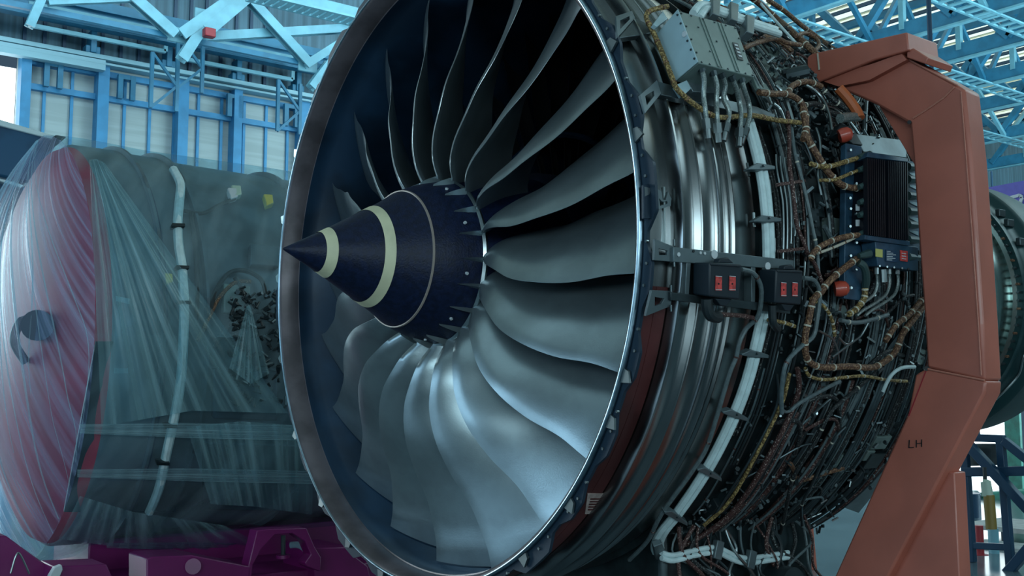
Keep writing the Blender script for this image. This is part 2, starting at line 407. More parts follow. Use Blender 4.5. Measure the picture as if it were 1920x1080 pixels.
# outlet guide vanes behind the fan
def vane_mesh():
    m_ = MB(); nr, nc = 8, 8; vs = []
    for i in range(nr):
        r = .73 + (1.445 - .73) * i / (nr - 1)
        for side in (0, 1):
            for j in range(nc + 1):
                u = j / nc if side == 0 else 1 - j / nc
                x = .80 + .12 * (r - .73) + .26 * u; t = -.16 * (1 - u) ** 1.8 + .02
                h = .012 * (4 * u * (1 - u)) * (1 if side == 0 else -1)
                vs.append(cyl(x, r, math.degrees((t + h) / r), (0, 0)))
    n = 2 * (nc + 1); fs = [(i * n + k, i * n + (k + 1) % n, (i + 1) * n + (k + 1) % n, (i + 1) * n + k) for i in range(nr - 1) for k in range(n)]
    m_.add(vs, fs); return m_
MT['vane'] = mat('vane_grey', (.05, .060, .065), .42, .5)
v0 = vane_mesh().build('outlet_vane', MT['vane'], eng); v0.location = (0, 0, H)
for k in range(1, 40):
    v = v0.copy(); col.objects.link(v); v.parent = eng; v.rotation_euler = (R_(9 * k), 0, 0)
def core_vane_mesh():
    m_ = MB(); nr, nc = 5, 6; vs = []
    for i in range(nr):
        r = .50 + (.72 - .50) * i / (nr - 1)
        for side in (0, 1):
            for j in range(nc + 1):
                u = j / nc if side == 0 else 1 - j / nc
                t = -.09 * (1 - u) ** 1.8; h = .008 * (4 * u * (1 - u)) * (1 if side == 0 else -1)
                vs.append(cyl(.84 + .12 * u, r, math.degrees((t + h) / r), (0, 0)))
    n = 2 * (nc + 1); m_.add(vs, [(i * n + k, i * n + (k + 1) % n, (i + 1) * n + (k + 1) % n, (i + 1) * n + k) for i in range(nr - 1) for k in range(n)]); return m_
v0 = core_vane_mesh().build('core_vane', MT['vane'], eng); v0.location = (0, 0, H)
for k in range(1, 36):
    v = v0.copy(); col.objects.link(v); v.parent = eng; v.rotation_euler = (R_(10 * k), 0, 0)

# --- rear of the engine, seen past the stand
mb = MB(); mb.lathe([(3.0, .68), (3.3, .72), (3.50, .745), (3.57, .775), (3.61, .765), (3.67, .778), (3.78, .785), (3.81, .80), (3.86, .796), (3.92, .80), (3.95, .79), (3.99, .795), (4.0, .82)], n=160)
aft = mb.build('turbine_case', MT['case_aft'], eng, ang=50)
mb = MB(); mb.lathe([(4.0, .80), (4.0, .862), (4.04, .866), (4.07, .85), (4.18, .868), (4.20, .90), (4.24, .915), (4.27, .895), (4.32, .908), (4.62, .90), (4.62, .8)], n=160)
aft2 = mb.build('exhaust_ring', MT['aft_dark'], eng, ang=50)
for k in range(36):
    p = cyl(4.0, .838, -60 + k * 3.6)
    MB().tube([p, p - Vector((.03, 0, 0))], .009, 6).build('ring_bolt', MT['braid'] if k % 3 == 0 else MT['steel_dark'], aft2)
for a in (40, 34, 24, 9, -12):
    p = cyl(4.12, .875, a); MB().box(p, (.08, .03, .05)).build('ring_bracket', MT['steel_dark'], aft2, bevel=.004)
mb = MB(); mb.tube(smooth_pts([cyl(4.12 + .03 * math.sin(a * .3), .885, a) for a in range(-50, 5, 8)]), .010); mb.build('ring_pipe', MT['steel'], aft2)

# --- control box on top with five hoses
A_ = [(1272, 20), (1310, 118), (1415, 145), (1380, 50)]
mb = MB(); mb.slab(A_, 1.69, .125); bx = mb.build('control_box', MT['box_grey'], eng, bevel=.004, smooth=True)
P4 = [polar(oncyl(x, y, 1.69)) for x, y in A_]
def boxpt(u, v, dr=0.):       # u along the pale end (0..1), v along the long side, on the cover
    a = [cyl(x, r + dr, d) for (x, r, d) in P4]
    return (a[0] * (1 - u) + a[1] * u) * (1 - v) + (a[3] * (1 - u) + a[2] * u) * v
def quadslab(p, q, r, s, off):
    return MB().prism([p, q, r, s], off)
nrm = ((boxpt(1, 0) - boxpt(0, 0)).cross(boxpt(0, 1) - boxpt(0, 0))).normalized()
if nrm.dot(CAM - boxpt(0, 0)) < 0: nrm = -nrm
# pale end plate
e = [cyl(P4[0][0] - .004, 1.695, P4[0][2]), cyl(P4[1][0] - .004, 1.695, P4[1][2]), cyl(P4[1][0] - .004, 1.56, P4[1][2]), cyl(P4[0][0] - .004, 1.56, P4[0][2])]
ep = MB().prism(e, (-.006, 0, 0)).build('end_plate', MT['box_light'], bx, bevel=.002)
for k in range(6):
    t = (k + .5) / 6; p = e[0] * (1 - t) + e[1] * t - Vector((.006, 0, 0)) + (e[3] - e[0]) * .06
    MB().tube([p, p - Vector((.004, 0, 0))], .0045, 8).build('end_screw', MT['steel_dark'], ep)
c_ = e[0] * .55 + e[1] * .45 + (e[3] - e[0]) * .07; MB().tube([c_ - Vector((.006, 0, 0)), c_ - Vector((.010, 0, 0))], .012, 14).build('inspection_seal', MT['white_print'], ep)
for v in (.34, .40, .66, .72):
    MB().prism([boxpt(.02, v, .001), boxpt(.98, v, .001), boxpt(.98, v + .012, .001), boxpt(.02, v + .012, .001)], nrm * .0025).build('cover_rib', MT['box_grey'], bx)
for (u, v) in [(.05, .03), (.3, .03), (.55, .03), (.8, .03), (.97, .06), (.97, .2), (.97, .36), (.97, .52), (.97, .68), (.97, .84), (.97, .97), (.75, .97), (.5, .97), (.25, .97), (.04, .97), (.04, .8), (.04, .6), (.04, .4), (.04, .2), (.45, .5), (.7, .3), (.25, .25)]:
    p = boxpt(u, v); MB().tube([p, p + nrm * .004], .0042, 8).build('cover_screw', MT['steel_dark'], bx)
dp = MB().prism([boxpt(.38, .80, .002), boxpt(.72, .78, .002), boxpt(.72, .88, .002), boxpt(.38, .90, .002)], nrm * .002).build('data_plate', MT['rubber'], bx)
for k in range(4):
    u = .42 + k * .07
    MB().prism([boxpt(u, .81, .005), boxpt(u + .035, .81, .005), boxpt(u + .035, .87, .005), boxpt(u, .87, .005)], nrm * .001).build('plate_text', MT['white_print'], dp)
for i, (pts, lx) in enumerate([([(1315, 128), (1320, 150), (1319, 180), (1322, 205), (1325, 232)], 0), ([(1337, 135), (1344, 160), (1343, 190), (1344, 215), (1346, 240)], 0),
                 ([(1353, 140), (1360, 160), (1357, 185), (1367, 210), (1361, 240)], 0), ([(1372, 145), (1380, 165), (1386, 190), (1389, 215), (1387, 250)], 0), ([(1390, 148), (1396, 170), (1404, 195), (1405, 220), (1396, 248)], 0)]):
    P = [oncyl(x, y, r) for (x, y), r in zip(pts, (1.66, 1.64, 1.61, 1.60, 1.58))]
    h = MB().tube(smooth_pts(P), .0105, 10).build('box_hose', MT['metalhose'], bx)
    MB().tube([P[0] + (P[0] - P[1]) * .2, P[0] + (P[1] - P[0]) * .25], .016, 8).build('hose_nut', MT['steel_dark'], h)
    d = (P[-1] - P[-2]).normalized()
    MB().tube([P[-1] - d * .02, P[-1] + d * .018], .018, 6).build('hose_nut', MT['steel'], h)
    MB().tube([P[-1] + d * .018, P[-1] + d * .055], .013, 10).build('hose_fitting', MT['steel'], h)
mb = MB(); mb.slab([(1225, 45), (1243, 20), (1252, 35), (1232, 50)], 1.60, .02); mb.build('box_mount', MT['box_light'], bx, bevel=.002)
mb = MB(); mb.slab([(1270, 158), (1288, 150), (1296, 166), (1283, 178)], 1.60, .03); mb.build('box_mount', MT['box_light'], bx, bevel=.002)
mb = MB(); mb.slab([(1288, 150), (1300, 128), (1345, 150), (1360, 175), (1300, 172)], 1.58, .06); mb.build('box_bracket', MT['bracket'], bx, bevel=.003)
mb = MB(); mb.slab([(1300, 172), (1420, 200), (1455, 215), (1450, 228), (1300, 190)], 1.55, .05); mb.build('support_rail', MT['steel_dark'], bx, bevel=.003)

# triangular lugs from the front flange
def frame_bracket(name, outer, hole, R=1.56, th=.012, m=None):
    g = MB(); A = [oncyl(x, y, R) for x, y in outer]; Bq = [oncyl(x, y, R) for x, y in hole]; n = len(A)
    dn = []
    for p in A + Bq:
        X, r, d = polar(p); dn.append(cyl(X, r - th, d))
    vs = A + Bq + dn; fs = []
    for i in range(n):
        j = (i + 1) % n
        fs += [(i, j, n + j, n + i), (2 * n + i, 3 * n + i, 3 * n + j, 2 * n + j), (i, 2 * n + i, 2 * n + j, j), (n + i, n + j, 3 * n + j, 3 * n + i)]
    g.add(vs, fs); return g.build(name, m or MT['bracket'], eng, bevel=.0015)
frame_bracket('flange_bracket', [(1155, 30), (1185, 20), (1191, 33), (1158, 70)], [(1163, 38), (1180, 30), (1181, 36), (1163, 54)], 1.57)
frame_bracket('flange_bracket', [(1200, 178), (1232, 150), (1240, 175), (1210, 212)], [(1210, 180), (1226, 170), (1227, 179), (1213, 197)], 1.57)
frame_bracket('flange_bracket', [(1228, 448), (1263, 462), (1263, 491), (1227, 488)], [(1235, 466), (1252, 470), (1252, 478), (1236, 478)], 1.57)
frame_bracket('flange_bracket', [(1222, 544), (1262, 546), (1258, 574), (1211, 593)], [(1228, 557), (1246, 560), (1240, 570), (1228, 574)], 1.57)
mb = MB(); mb.slab([(1191, 33), (1215, 45), (1222, 62), (1158, 72)], 1.555, .03); mb.build('bracket_arm', MT['steel_dark'], eng, bevel=.003)
mb = MB(); mb.slab([(1233, 152), (1262, 160), (1300, 178), (1300, 190), (1240, 178)], 1.57, .03); mb.build('bracket_arm', MT['steel_dark'], eng, bevel=.003)
frame_bracket('hook_plate', [(1232, 354), (1240, 358), (1243, 374), (1248, 375), (1253, 358), (1259, 372), (1258, 386), (1232, 394)],
              [(1236, 372), (1238, 374), (1241, 378), (1246, 379), (1250, 377), (1252, 379), (1251, 382), (1238, 386)], 1.535)
mb = MB(); mb.slab([(1207, 346), (1228, 344), (1228, 410), (1207, 410)], 1.545, .012); mb.build('flange_doubler', MT['flange'], eng, bevel=.002)
mb = MB(); mb.slab([(1209, 350), (1220, 353), (1218, 364), (1210, 368)], 1.548, .004); mb.build('small_tab', MT['steel'], eng)
# seam lines / studs on the case
mb = MB(); mb.slab([(1244, 350), (1247, 350), (1248, 462), (1245, 462)], 1.513, .008); mb.build('case_seam', MT['steel'], eng)

# --- side tray with two relay boxes
tr = MB().slab([(1263, 463), (1488, 488), (1488, 506), (1263, 491)], 1.585, .020).build('relay_tray', MT['bracket'], eng, bevel=.002)
MB().slab([(1258, 548), (1482, 574), (1482, 589), (1258, 563)], 1.585, .060).build('lower_rail', MT['steel_dark'], tr, bevel=.002)
MB().slab([(1289, 470), (1297, 471), (1291, 568), (1284, 567)], 1.583, .05).build('upright', MT['bracket'], tr, bevel=.002)
MB().slab([(1409, 484), (1417, 485), (1416, 582), (1409, 581)], 1.583, .05).build('upright', MT['bracket'], tr, bevel=.002)
MB().slab([(1265, 491), (1290, 494), (1284, 548), (1260, 546)], 1.535, .01).build('tray_web', MT['rubber'], tr)
MB().slab([(1297, 494), (1409, 506), (1409, 578), (1291, 566)], 1.545, .01).build('tray_back', MT['rubber'], tr)
MB().slab([(1425, 508), (1485, 508), (1480, 574), (1425, 580)], 1.545, .01).build('tray_back', MT['rubber'], tr)
for x, y, w in [(1313, 471, 2.2), (1321, 472, 2.2), (1339, 474, 6.5), (1439, 496, 6), (1300, 468, 2), (1272, 474, 3)]:
    p = oncyl(x, y + 3, 1.586); X, r, d = polar(p)
    MB().tube([p, cyl(X, r + .003, d)], w * .0026, 12).build('tray_plug', MT['white_print'] if w > 2.1 else MT['rubber'], tr)
for x, y in [(1264, 455), (1264, 494), (1258, 541), (1258, 578)]:
    p = oncyl(x, y, 1.58); MB().tube([p - Vector((0, 0, .012)), p + Vector((0, 0, .012))], .005, 6).build('tray_bolt', MT['steel_dark'], tr)
for oc, sc in (([(1331, 492), (1391, 496), (1387, 562), (1330, 556)], 0), ([(1456, 505), (1506, 507), (1502, 572), (1453, 568)], 1)):
    rb = MB().slab(oc, 1.66, .085).build('relay_box', MT['relay'], tr, bevel=.006)
    x0, y0 = oc[0]; x1, y1 = oc[2]; w = x1 - x0; h = y1 - y0
    lid = MB().slab([(x0 + 2, y0 + 1), (oc[1][0] - 1, oc[1][1] + 1), (oc[1][0] - 2, oc[1][1] + 5), (x0 + 2, y0 + 5)], 1.665, .006).build('lid_rim', MT['relay'], rb, bevel=.002)
    for u in (.2, .66):
        l = MB().slab([(x0 + w * u, y0 + h * .36), (x0 + w * (u + .21), y0 + h * .38), (x0 + w * (u + .20), y0 + h * .76), (x0 + w * (u - .01), y0 + h * .75)], 1.6625, .002).build('red_placard', MT['red_label'], rb)
        xa = x0 + w * u; ya = y0 + h * .36; ww = w * .21; hh = h * .38
        MB().slab([(xa + ww * .35, ya + hh * .5), (xa + ww * .6, ya + hh * .5), (xa + ww * .6, ya + hh * .62), (xa + ww * .35, ya + hh * .62)], 1.6632, .001).build('placard_mark', MT['ink'], l)
        for e_ in ([(xa, ya), (xa + ww, ya + 1), (xa + ww, ya + 2), (xa, ya + 1)], [(xa, ya + hh - 1), (xa + ww, ya + hh - 1), (xa + ww, ya + hh), (xa, ya + hh)]):
            MB().slab(e_, 1.6632, .001).build('placard_edge', MT['white_print'], l)
    MB().slab([(x0 + w * .35, y0 - 7), (x0 + w * .62, y0 - 9), (x0 + w * .8, y0 + 1), (x0 + w * .3, y0)], 1.645, .03).build('latch', MT['relay'], rb, bevel=.003)
    MB().slab([(x0 + w * .2, y1 - 2), (x0 + w * .75, y1 - 1), (x0 + w * .55, y1 + 12), (x0 + w * .35, y1 + 11)], 1.645, .03).build('latch', MT['relay'], rb, bevel=.003)
    MB().slab([(x0 - 20, y0 + 24), (x0 - 6, y0 + 25), (x0 - 6, y0 + 28), (x0 - 20, y0 + 27)], 1.60, .008).build('pin', MT['maroon'] if 'maroon' in MT else MT['red_post'], rb)
    g = [oncyl(x0 - 6, y1 - 2, 1.62), oncyl(x0 - 5, y1 + 16, 1.62), oncyl(x0 + 2, y1 + 30, 1.62), oncyl(x0 + 16, y1 + 33, 1.61)] if sc == 0 else [oncyl(x0 - 8, y1, 1.62), oncyl(x0 - 8, y1 + 16, 1.62), oncyl(x0 - 6, y1 + 34, 1.62), oncyl(x0 + 2, y1 + 45, 1.60)]
    MB().tube(smooth_pts(g), .022 if sc == 0 else .016, 10).build('cable_boot', MT['rubber'], rb)

# --- white duct bundle round the case
def bundle(pts, R, name, r=.0165, n=3, gap=.030, m=None):
    C = [oncyl(x, y, R) for x, y in pts]; S = smooth_pts(C, 4)
    root = None
    for k in range(n):
        off = (k - (n - 1) / 2) * gap; Q = []
        for i, p in enumerate(S):
            t = (S[min(i + 1, len(S) - 1)] - S[max(i - 1, 0)]).normalized(); X, rr, d = polar(p)
            nn = (cyl(X, 1, d) - Vector((X, 0, H))).normalized(); sd = t.cross(nn).normalized(); Q.append(p + sd * off)
        o = MB().tube(Q, r, 10).build(name, m or MT['white_tube'], eng)
    return S
WB = [(1402, 225), (1412, 258), (1423, 300), (1432, 345), (1438, 400), (1441, 450), (1441, 500), (1437, 550), (1429, 600), (1418, 650), (1404, 705), (1386, 757), (1362, 812), (1333, 868), (1302, 918), (1268, 966), (1242, 998), (1232, 1022), (1238, 1042)]
bundle(WB, 1.535, 'anti_ice_tube', .0160, 2, .030)
gbx = MB().box((1.34, -.20, .69), (1.08, 1.2, .56)).build('accessory_gearbox', MT['case_dark'], eng, bevel=.03)
MB().tube([(1.15, -.80, .62), (1.15, -.90, .62)], .10, 20).build('gearbox_cover', MT['steel_dark'], gbx)
MB().tube([(1.55, -.80, .66), (1.55, -.93, .66)], .085, 20).build('gearbox_cover', MT['rubber'], gbx)
MB().tube([(1.80, -.72, .45), (1.80, -.72, .93)], .07, 16).build('filter_bowl', MT['rubber'], gbx)
for dz in (-.010, .014):
    MB().tube(smooth_pts([ony(x, y, -.85) + Vector((0, 0, dz)) for x, y in [(1240, 1042), (1262, 1047), (1300, 1038), (1335, 1032), (1352, 1035), (1380, 1048), (1405, 1052), (1440, 1047), (1478, 1041)]]), .012, 10).build('anti_ice_tube', MT['white_tube'], gbx)
gr = random.Random(21)
for k in range(26):
    x = gr.uniform(.85, 1.8); P_ = [Vector((x + gr.uniform(-.05, .05) + t * gr.uniform(-.04, .10), -.82 - gr.uniform(.0, .05), .98 - t * .13)) for t in range(5)]
    MB().tube(smooth_pts(P_), gr.choice([.005, .007, .010]), 7).build('gearbox_pipe', MT[gr.choice(['steel_dark', 'steel', 'hose', 'braid_k', 'rubber', 'braid_r'])], gbx)
for x, y in [(1345, 1031), (1407, 1049)]:
    c_ = ony(x, y, -.86); MB().box(c_, (.05, .03, .085), Matrix.Rotation(.3, 3, 'Y')).build('gearbox_clamp', MT['bracket'], gbx, bevel=.004)
bundle([(1305, 30), (1318, 14), (1335, 16), (1372, 30), (1420, 48), (1458, 60)], 1.62, 'anti_ice_tube', .017, 2, .032)
for (x, y, a) in [(1429, 312, 2), (1440, 410, 2), (1417, 664, 8), (1380, 778, 20), (1331, 888, 26), (1268, 970, 30)]:
    p = oncyl(x, y, 1.56); ca = math.cos(R_(a)); sa = math.sin(R_(a)); w, h = 25, 6.5
    q = [(x - w * ca, y - w * sa + 3), (x - w * .35 * ca, y - w * .35 * sa - h), (x + w * .45 * ca, y + w * .45 * sa - h * .7), (x + w * ca, y + w * sa - 2), (x + w * ca, y + w * sa + h * .7), (x, y + h), (x - w * ca, y - w * sa + h)]
    cl = MB().slab(q, 1.563, .03).build('tube_clamp', MT['bracket'], eng, bevel=.003)
    MB().tube([p + Vector((0, -.002, 0)), p + Vector((0, -.012, .003))], .005, 8).build('clamp_bolt', MT['steel_dark'], cl)
for (x, y) in [(1238, 1038)]:
    MB().slab([(x - 12, y - 12), (x + 4, y - 18), (x + 12, y + 4), (x + 6, y + 14), (x - 8, y + 12)], 1.575, .03).build('tube_clamp', MT['bracket'], eng, bevel=.004)
for (x, y) in [(1344, 8), (1378, 18), (1408, 42)]:
    MB().slab([(x - 8, y - 16), (x + 8, y - 10), (x + 6, y + 22), (x - 8, y + 16)], 1.65, .05).build('tube_clamp', MT['bracket'], eng, bevel=.004)
for (x, y) in [(1403, 318), (1414, 412), (1444, 350), (1452, 460)]:
    p = oncyl(x, y, 1.50); X, r, d = polar(p); MB().tube([cyl(X, 1.5, d + 1.1), cyl(X, 1.5, d - 1.1)], .006, 6).build('guide_pin', MT['steel'], eng)

# --- harnesses and pipes traced over the case
def run(name, pts, r, m, R=1.56, ties=0, tm=None, jr=0.):
    P = []
    for i, p in enumerate(pts):
        RR = R[i] if isinstance(R, (list, tuple)) else R
        P.append(oncyl(p[0], p[1], RR))
    S = smooth_pts(P, 5); o = MB().tube(S, r, 9).build(name, MT[m], eng)
    if ties:
        for k in range(ties):
            i = int((k + .5) / ties * (len(S) - 1)); i = max(1, min(i, len(S) - 2)); t = (S[i + 1] - S[i - 1]).normalized()
            MB().tube([S[i] - t * .0035, S[i] + t * .0035], r * 1.14, 9).build('tie_wrap', MT[tm or 'tie'], o)
    return o
B_, Y_, RD, K_ = 'braid', 'braid_y', 'braid_r', 'braid_k'
run('wiring_harness', [(1505, 205), (1510, 230), (1515, 260), (1535, 295), (1552, 322), (1575, 345), (1595, 352), (1618, 352)], .0145, B_, 1.60, 7)
run('wiring_harness', [(1520, 307), (1537, 312), (1555, 312), (1580, 305), (1615, 294)], .0105, Y_, 1.61, 3)
run('wiring_harness', [(1538, 338), (1565, 337), (1590, 327), (1615, 317)], .0075, Y_, 1.61, 2)
run('wiring_harness', [(1520, 487), (1527, 472), (1547, 457), (1580, 445), (1615, 440)], .0120, B_, 1.62, 4)
run('wiring_harness', [(1607, 485), (1580, 505), (1552, 530), (1540, 547), (1525, 562), (1517, 597), (1510, 630), (1511, 665), (1522, 682), (1547, 689), (1590, 687), (1635, 689), (1660, 677), (1680, 657), (1692, 627), (1710, 602), (1735, 570)], .0140, B_, 1.60, 16)
run('drain_hose', [(1506, 521), (1525, 525), (1535, 540), (1537, 560), (1532, 600), (1525, 630), (1502, 650), (1480, 672), (1470, 695), (1465, 740), (1466, 775)], .0095, 'hose', 1.60, 2, 'braid_r')
run('drain_hose', [(1390, 505), (1412, 512), (1426, 535), (1427, 565), (1420, 595), (1400, 615), (1387, 640), (1380, 670), (1367, 702), (1345, 777), (1324, 841), (1296, 886), (1240, 964), (1215, 1013), (1180, 1050)], .0095, 'hose', [1.62, 1.62, 1.61, 1.60, 1.58] + [1.545] * 10, 5, 'braid_r')
run('wiring_harness', [(1252, 12), (1222, 19), (1212, 32), (1227, 65), (1242, 100), (1260, 145), (1272, 170), (1315, 205), (1350, 220), (1392, 217), (1417, 217), (1455, 225), (1500, 230)], .0105, Y_, [1.62, 1.60, 1.58, 1.57, 1.57, 1.58, 1.6] + [1.59] * 6, 12, 'braid')
run('wiring_harness', [(1423, 173), (1450, 176), (1477, 177), (1500, 190), (1510, 213), (1511, 240), (1506, 262)], .0135, B_, 1.60, 5)
run('wiring_harness', [(1477, 176), (1487, 160), (1513, 153), (1540, 162)], .0130, B_, 1.60, 3)
run('wiring_harness', [(1477, 210), (1480, 260), (1480, 305), (1487, 360), (1494, 420), (1507, 455), (1515, 475), (1530, 500), (1545, 540)], .0085, RD, 1.575, 0)
run('wiring_harness', [(1484, 240), (1490, 287), (1502, 330), (1515, 385), (1525, 435), (1532, 470), (1535, 520)], .0080, 'hose', 1.57, 2)
for k, dx in enumerate((0, 8, 16, 24)):
    run('fuel_pipe', [(1455 + dx, 290 + k * 3), (1457 + dx, 320), (1467 + dx * .9, 375), (1469 + dx * .9, 430), (1468 + dx * .9, 485 - k * 14)], .0042, 'steel', 1.565)
MB().slab([(1458, 343), (1510, 336), (1511, 341), (1459, 349)], 1.575, .012).build('pipe_clip', MT['braid_r'], eng)
MB().slab([(1462, 468), (1515, 462), (1515, 468), (1462, 474)], 1.575, .012).build('pipe_clip', MT['braid_r'], eng)
run('wiring_harness', [(1400, -12), (1425, 8), (1453, 32), (1480, 55), (1505, 78), (1535, 105)], .016, B_, [1.50, 1.51, 1.53, 1.55, 1.56, 1.57], 4)
run('wiring_harness', [(1440, 0), (1470, 20), (1500, 45), (1530, 68), (1570, 98), (1610, 135)], .013, B_, 1.50, 3)
run('wiring_harness', [(1395, 90), (1420, 80), (1455, 72), (1475, 80), (1500, 84)], .011, B_, 1.58)
run('fuel_pipe', [(1425, 5), (1455, 40), (1475, 62), (1500, 90)], .007, 'white_tube', 1.56)
run('wiring_harness', [(1493, 67), (1510, 62), (1528, 70), (1536, 84), (1528, 95)], .010, B_, 1.57)
run('wiring_harness', [(1495, 690), (1497, 735), (1472, 798), (1440, 858), (1405, 918), (1366, 967), (1314, 1006), (1268, 1030)], .0115, RD, 1.54, 0)
run('wiring_harness', [(1480, 700), (1470, 745), (1454, 781), (1433, 823), (1398, 890), (1363, 946), (1320, 985)], .0085, Y_, 1.535, 0)
run('wiring_harness', [(1640, 700), (1600, 735), (1560, 770), (1528, 830), (1490, 890), (1479, 929), (1468, 981), (1458, 1020)], .0090, 'braid_k', 1.54, 4)
run('wiring_harness', [(1510, 690), (1518, 705), (1545, 712), (1580, 708), (1620, 705), (1660, 712), (1700, 715)], .0075, Y_, 1.56, 8)
run('fuel_pipe', [(1456, 700), (1456, 760), (1412, 851), (1377, 908), (1335, 974)], .0062, 'steel_dark', 1.53)
run('fuel_pipe', [(1433, 690), (1412, 763), (1377, 841), (1331, 925), (1300, 965)], .0055, 'steel', 1.53, 3, 'braid_r')
run('fuel_pipe', [(1585, 800), (1560, 830), (1521, 911), (1504, 946), (1504, 985)], .0070, 'steel_dark', 1.54, 2)
run('fuel_pipe', [(1640, 760), (1600, 850), (1558, 915), (1511, 971)], .0055, 'steel', 1.50)
run('fuel_pipe', [(1655, 770), (1620, 850), (1580, 905), (1530, 965)], .0050, 'steel', 1.50)
run('fuel_pipe', [(1482, 770), (1500, 755), (1530, 738), (1560, 722), (1575, 715)], .0085, 'hose', 1.58)
run('fuel_pipe', [(1466, 720), (1465, 760), (1472, 772), (1482, 770)], .0065, 'hose', 1.58)
run('fuel_pipe', [(1655, 735), (1670, 705), (1690, 690), (1715, 688)], .0085, 'white_tube', 1.58)
run('fuel_pipe', [(1560, 670), (1580, 655), (1600, 640), (1615, 628), (1630, 600)], .0060, 'steel', 1.58)
run('fuel_pipe', [(1572, 632), (1585, 645), (1597, 640), (1600, 625)], .0055, 'steel', 1.58)
run('fuel_pipe', [(1535, 620), (1560, 635), (1571, 660), (1573, 690)], .0050, 'steel', 1.58)
run('fuel_pipe', [(1410, 1000), (1440, 995), (1480, 985), (1510, 975), (1540, 962)], .0045, 'steel', 1.50)
# thin steel runs at the top
run('fuel_pipe', [(1510, 160), (1530, 172), (1545, 190), (1555, 215), (1560, 245)], .0070, 'steel', 1.59)
run('fuel_pipe', [(1530, 240), (1537, 262), (1538, 290), (1534, 330), (1540, 366)], .0055, 'steel', 1.575)
run('fuel_pipe', [(1455, 160), (1468, 175), (1480, 205), (1490, 240)], .0085, 'steel', 1.58)
run('fuel_pipe', [(1450, 195), (1462, 205), (1470, 225)], .0075, 'steel', 1.59)
run('wiring_harness', [(1540, 165), (1560, 185), (1585, 205), (1600, 215)], .013, 'braid_k', 1.59, 3)
run('wiring_harness', [(1500, 200), (1530, 195), (1560, 212), (1590, 218)], .012, 'braid_k', 1.58, 3)
run('wiring_harness', [(1520, 560), (1545, 575), (1560, 600), (1565, 630)], .0075, Y_, 1.59, 6)
run('wiring_harness', [(1622, 540), (1620, 560), (1605, 580), (1590, 590)], .0125, Y_, 1.61, 5)
run('wiring_harness', [(1575, 600), (1605, 605), (1640, 598), (1665, 590)], .0095, 'hose', 1.60, 2)
run('wiring_harness', [(1440, 600), (1470, 605), (1490, 612)], .008, Y_, 1.57, 3)
run('wiring_harness', [(1340, 588), (1360, 590), (1390, 592), (1412, 596)], .009, RD, 1.60, 0)
run('wiring_harness', [(1730, 560), (1705, 590), (1680, 610), (1660, 640)], .0125, B_, 1.61, 5)
run('wiring_harness', [(1533, 475), (1560, 465), (1590, 452), (1618, 438)], .006, 'tie', 1.61, 4, 'braid')
# orange sleeve & dark end under the stand tip
run('orange_sleeve', [(1572, 165), (1590, 185), (1606, 208), (1612, 222)], .024, 'orange_hose', 1.62)
run('sleeve_end', [(1575, 222), (1590, 220), (1612, 219)], .021, 'metalhose', 1.61)
run('engine_trunnion', [(1470, 143), (1490, 138), (1512, 133)], [.030] * 11, 'steel_dark', [1.50, 1.53, 1.56])

# --- electronic controller, plates and connectors
bp = MB().slab([(1586, 268), (1616, 274), (1622, 565), (1583, 560)], 1.60, .03).build('mounting_plate', MT['blue_plate'], eng, bevel=.003)
for x, y in [(1593, 282), (1606, 300), (1594, 325), (1604, 345), (1592, 372), (1593, 392), (1604, 402), (1592, 425), (1604, 455), (1593, 480), (1604, 505), (1594, 540)]:
    p = oncyl(x, y, 1.6); MB().tube([p, p + Vector((-.004, -.010, 0))], .006, 8).build('plate_bolt', MT['steel'], bp)
for y in (383, 412): MB().slab([(1605, y), (1612, y), (1612, y + 12), (1605, y + 12)], 1.603, .002).build('plate_tag', MT['white_print'], bp)
ee = MB().slab([(1624, 292), (1703, 303), (1706, 452), (1626, 440)], 1.645, .09).build('engine_controller', MT['eec'], eng, bevel=.003)
for k in range(20):
    if k == 9: continue
    u = (k + .4) / 20; xa = 1625 + 78 * u
    MB().slab([(xa, 296 + 9 * u), (xa + 1.5, 296.2 + 9 * u), (xa + 2.5, 440 + 11 * u), (xa + 1, 440 + 11 * u)], 1.665, .022).build('cooling_fin', MT['eec'], ee)
MB().slab([(1628, 284), (1703, 297), (1703, 304), (1625, 294)], 1.66, .05).build('controller_flange', MT['blue_plate'], ee, bevel=.002)
MB().slab([(1622, 440), (1706, 452), (1707, 461), (1622, 449)], 1.655, .05).build('controller_flange', MT['blue_plate'], ee, bevel=.002)
MB().slab([(1700, 300), (1722, 306), (1724, 470), (1703, 465)], 1.60, .03).build('mounting_plate', MT['blue_plate'], ee, bevel=.002)
for y in (293, 317, 349, 378, 402, 438, 478):
    a = oncyl(1610, y + 2, 1.62); b = oncyl(1631, y - 3, 1.635)
    MB().tube([a, a * .5 + b * .5, b], [.011, .017, .018], 10).build('connector_boot', MT['boot'], ee)
for y in (313, 336, 367, 396, 421, 449, 482):
    a = oncyl(1701, y, 1.635); b = oncyl(1726, y + 2, 1.62)
    MB().tube([a, a * .5 + b * .5, b], [.020, .018, .012], 10).build('connector_boot', MT['boot'], ee)
    if y < 440: MB().slab([(1705, y + 10), (1722, y + 13), (1722, y + 21), (1706, y + 13)], 1.615, .01).build('end_tag', MT['box_light'], ee)
pu = MB().slab([(1641, 453), (1722, 463), (1722, 508), (1646, 499)], 1.645, .07).build('pressure_unit', MT['blue_plate'], eng, bevel=.003)
MB().slab([(1642, 466), (1655, 468), (1655, 483), (1642, 481)], 1.6485, .002).build('yellow_sticker', MT['yellow_label'], pu)
nm = MB().slab([(1661, 468), (1683, 470), (1683, 492), (1661, 490)], 1.6485, .002).build('name_plate', MT['blue_dk'], pu)
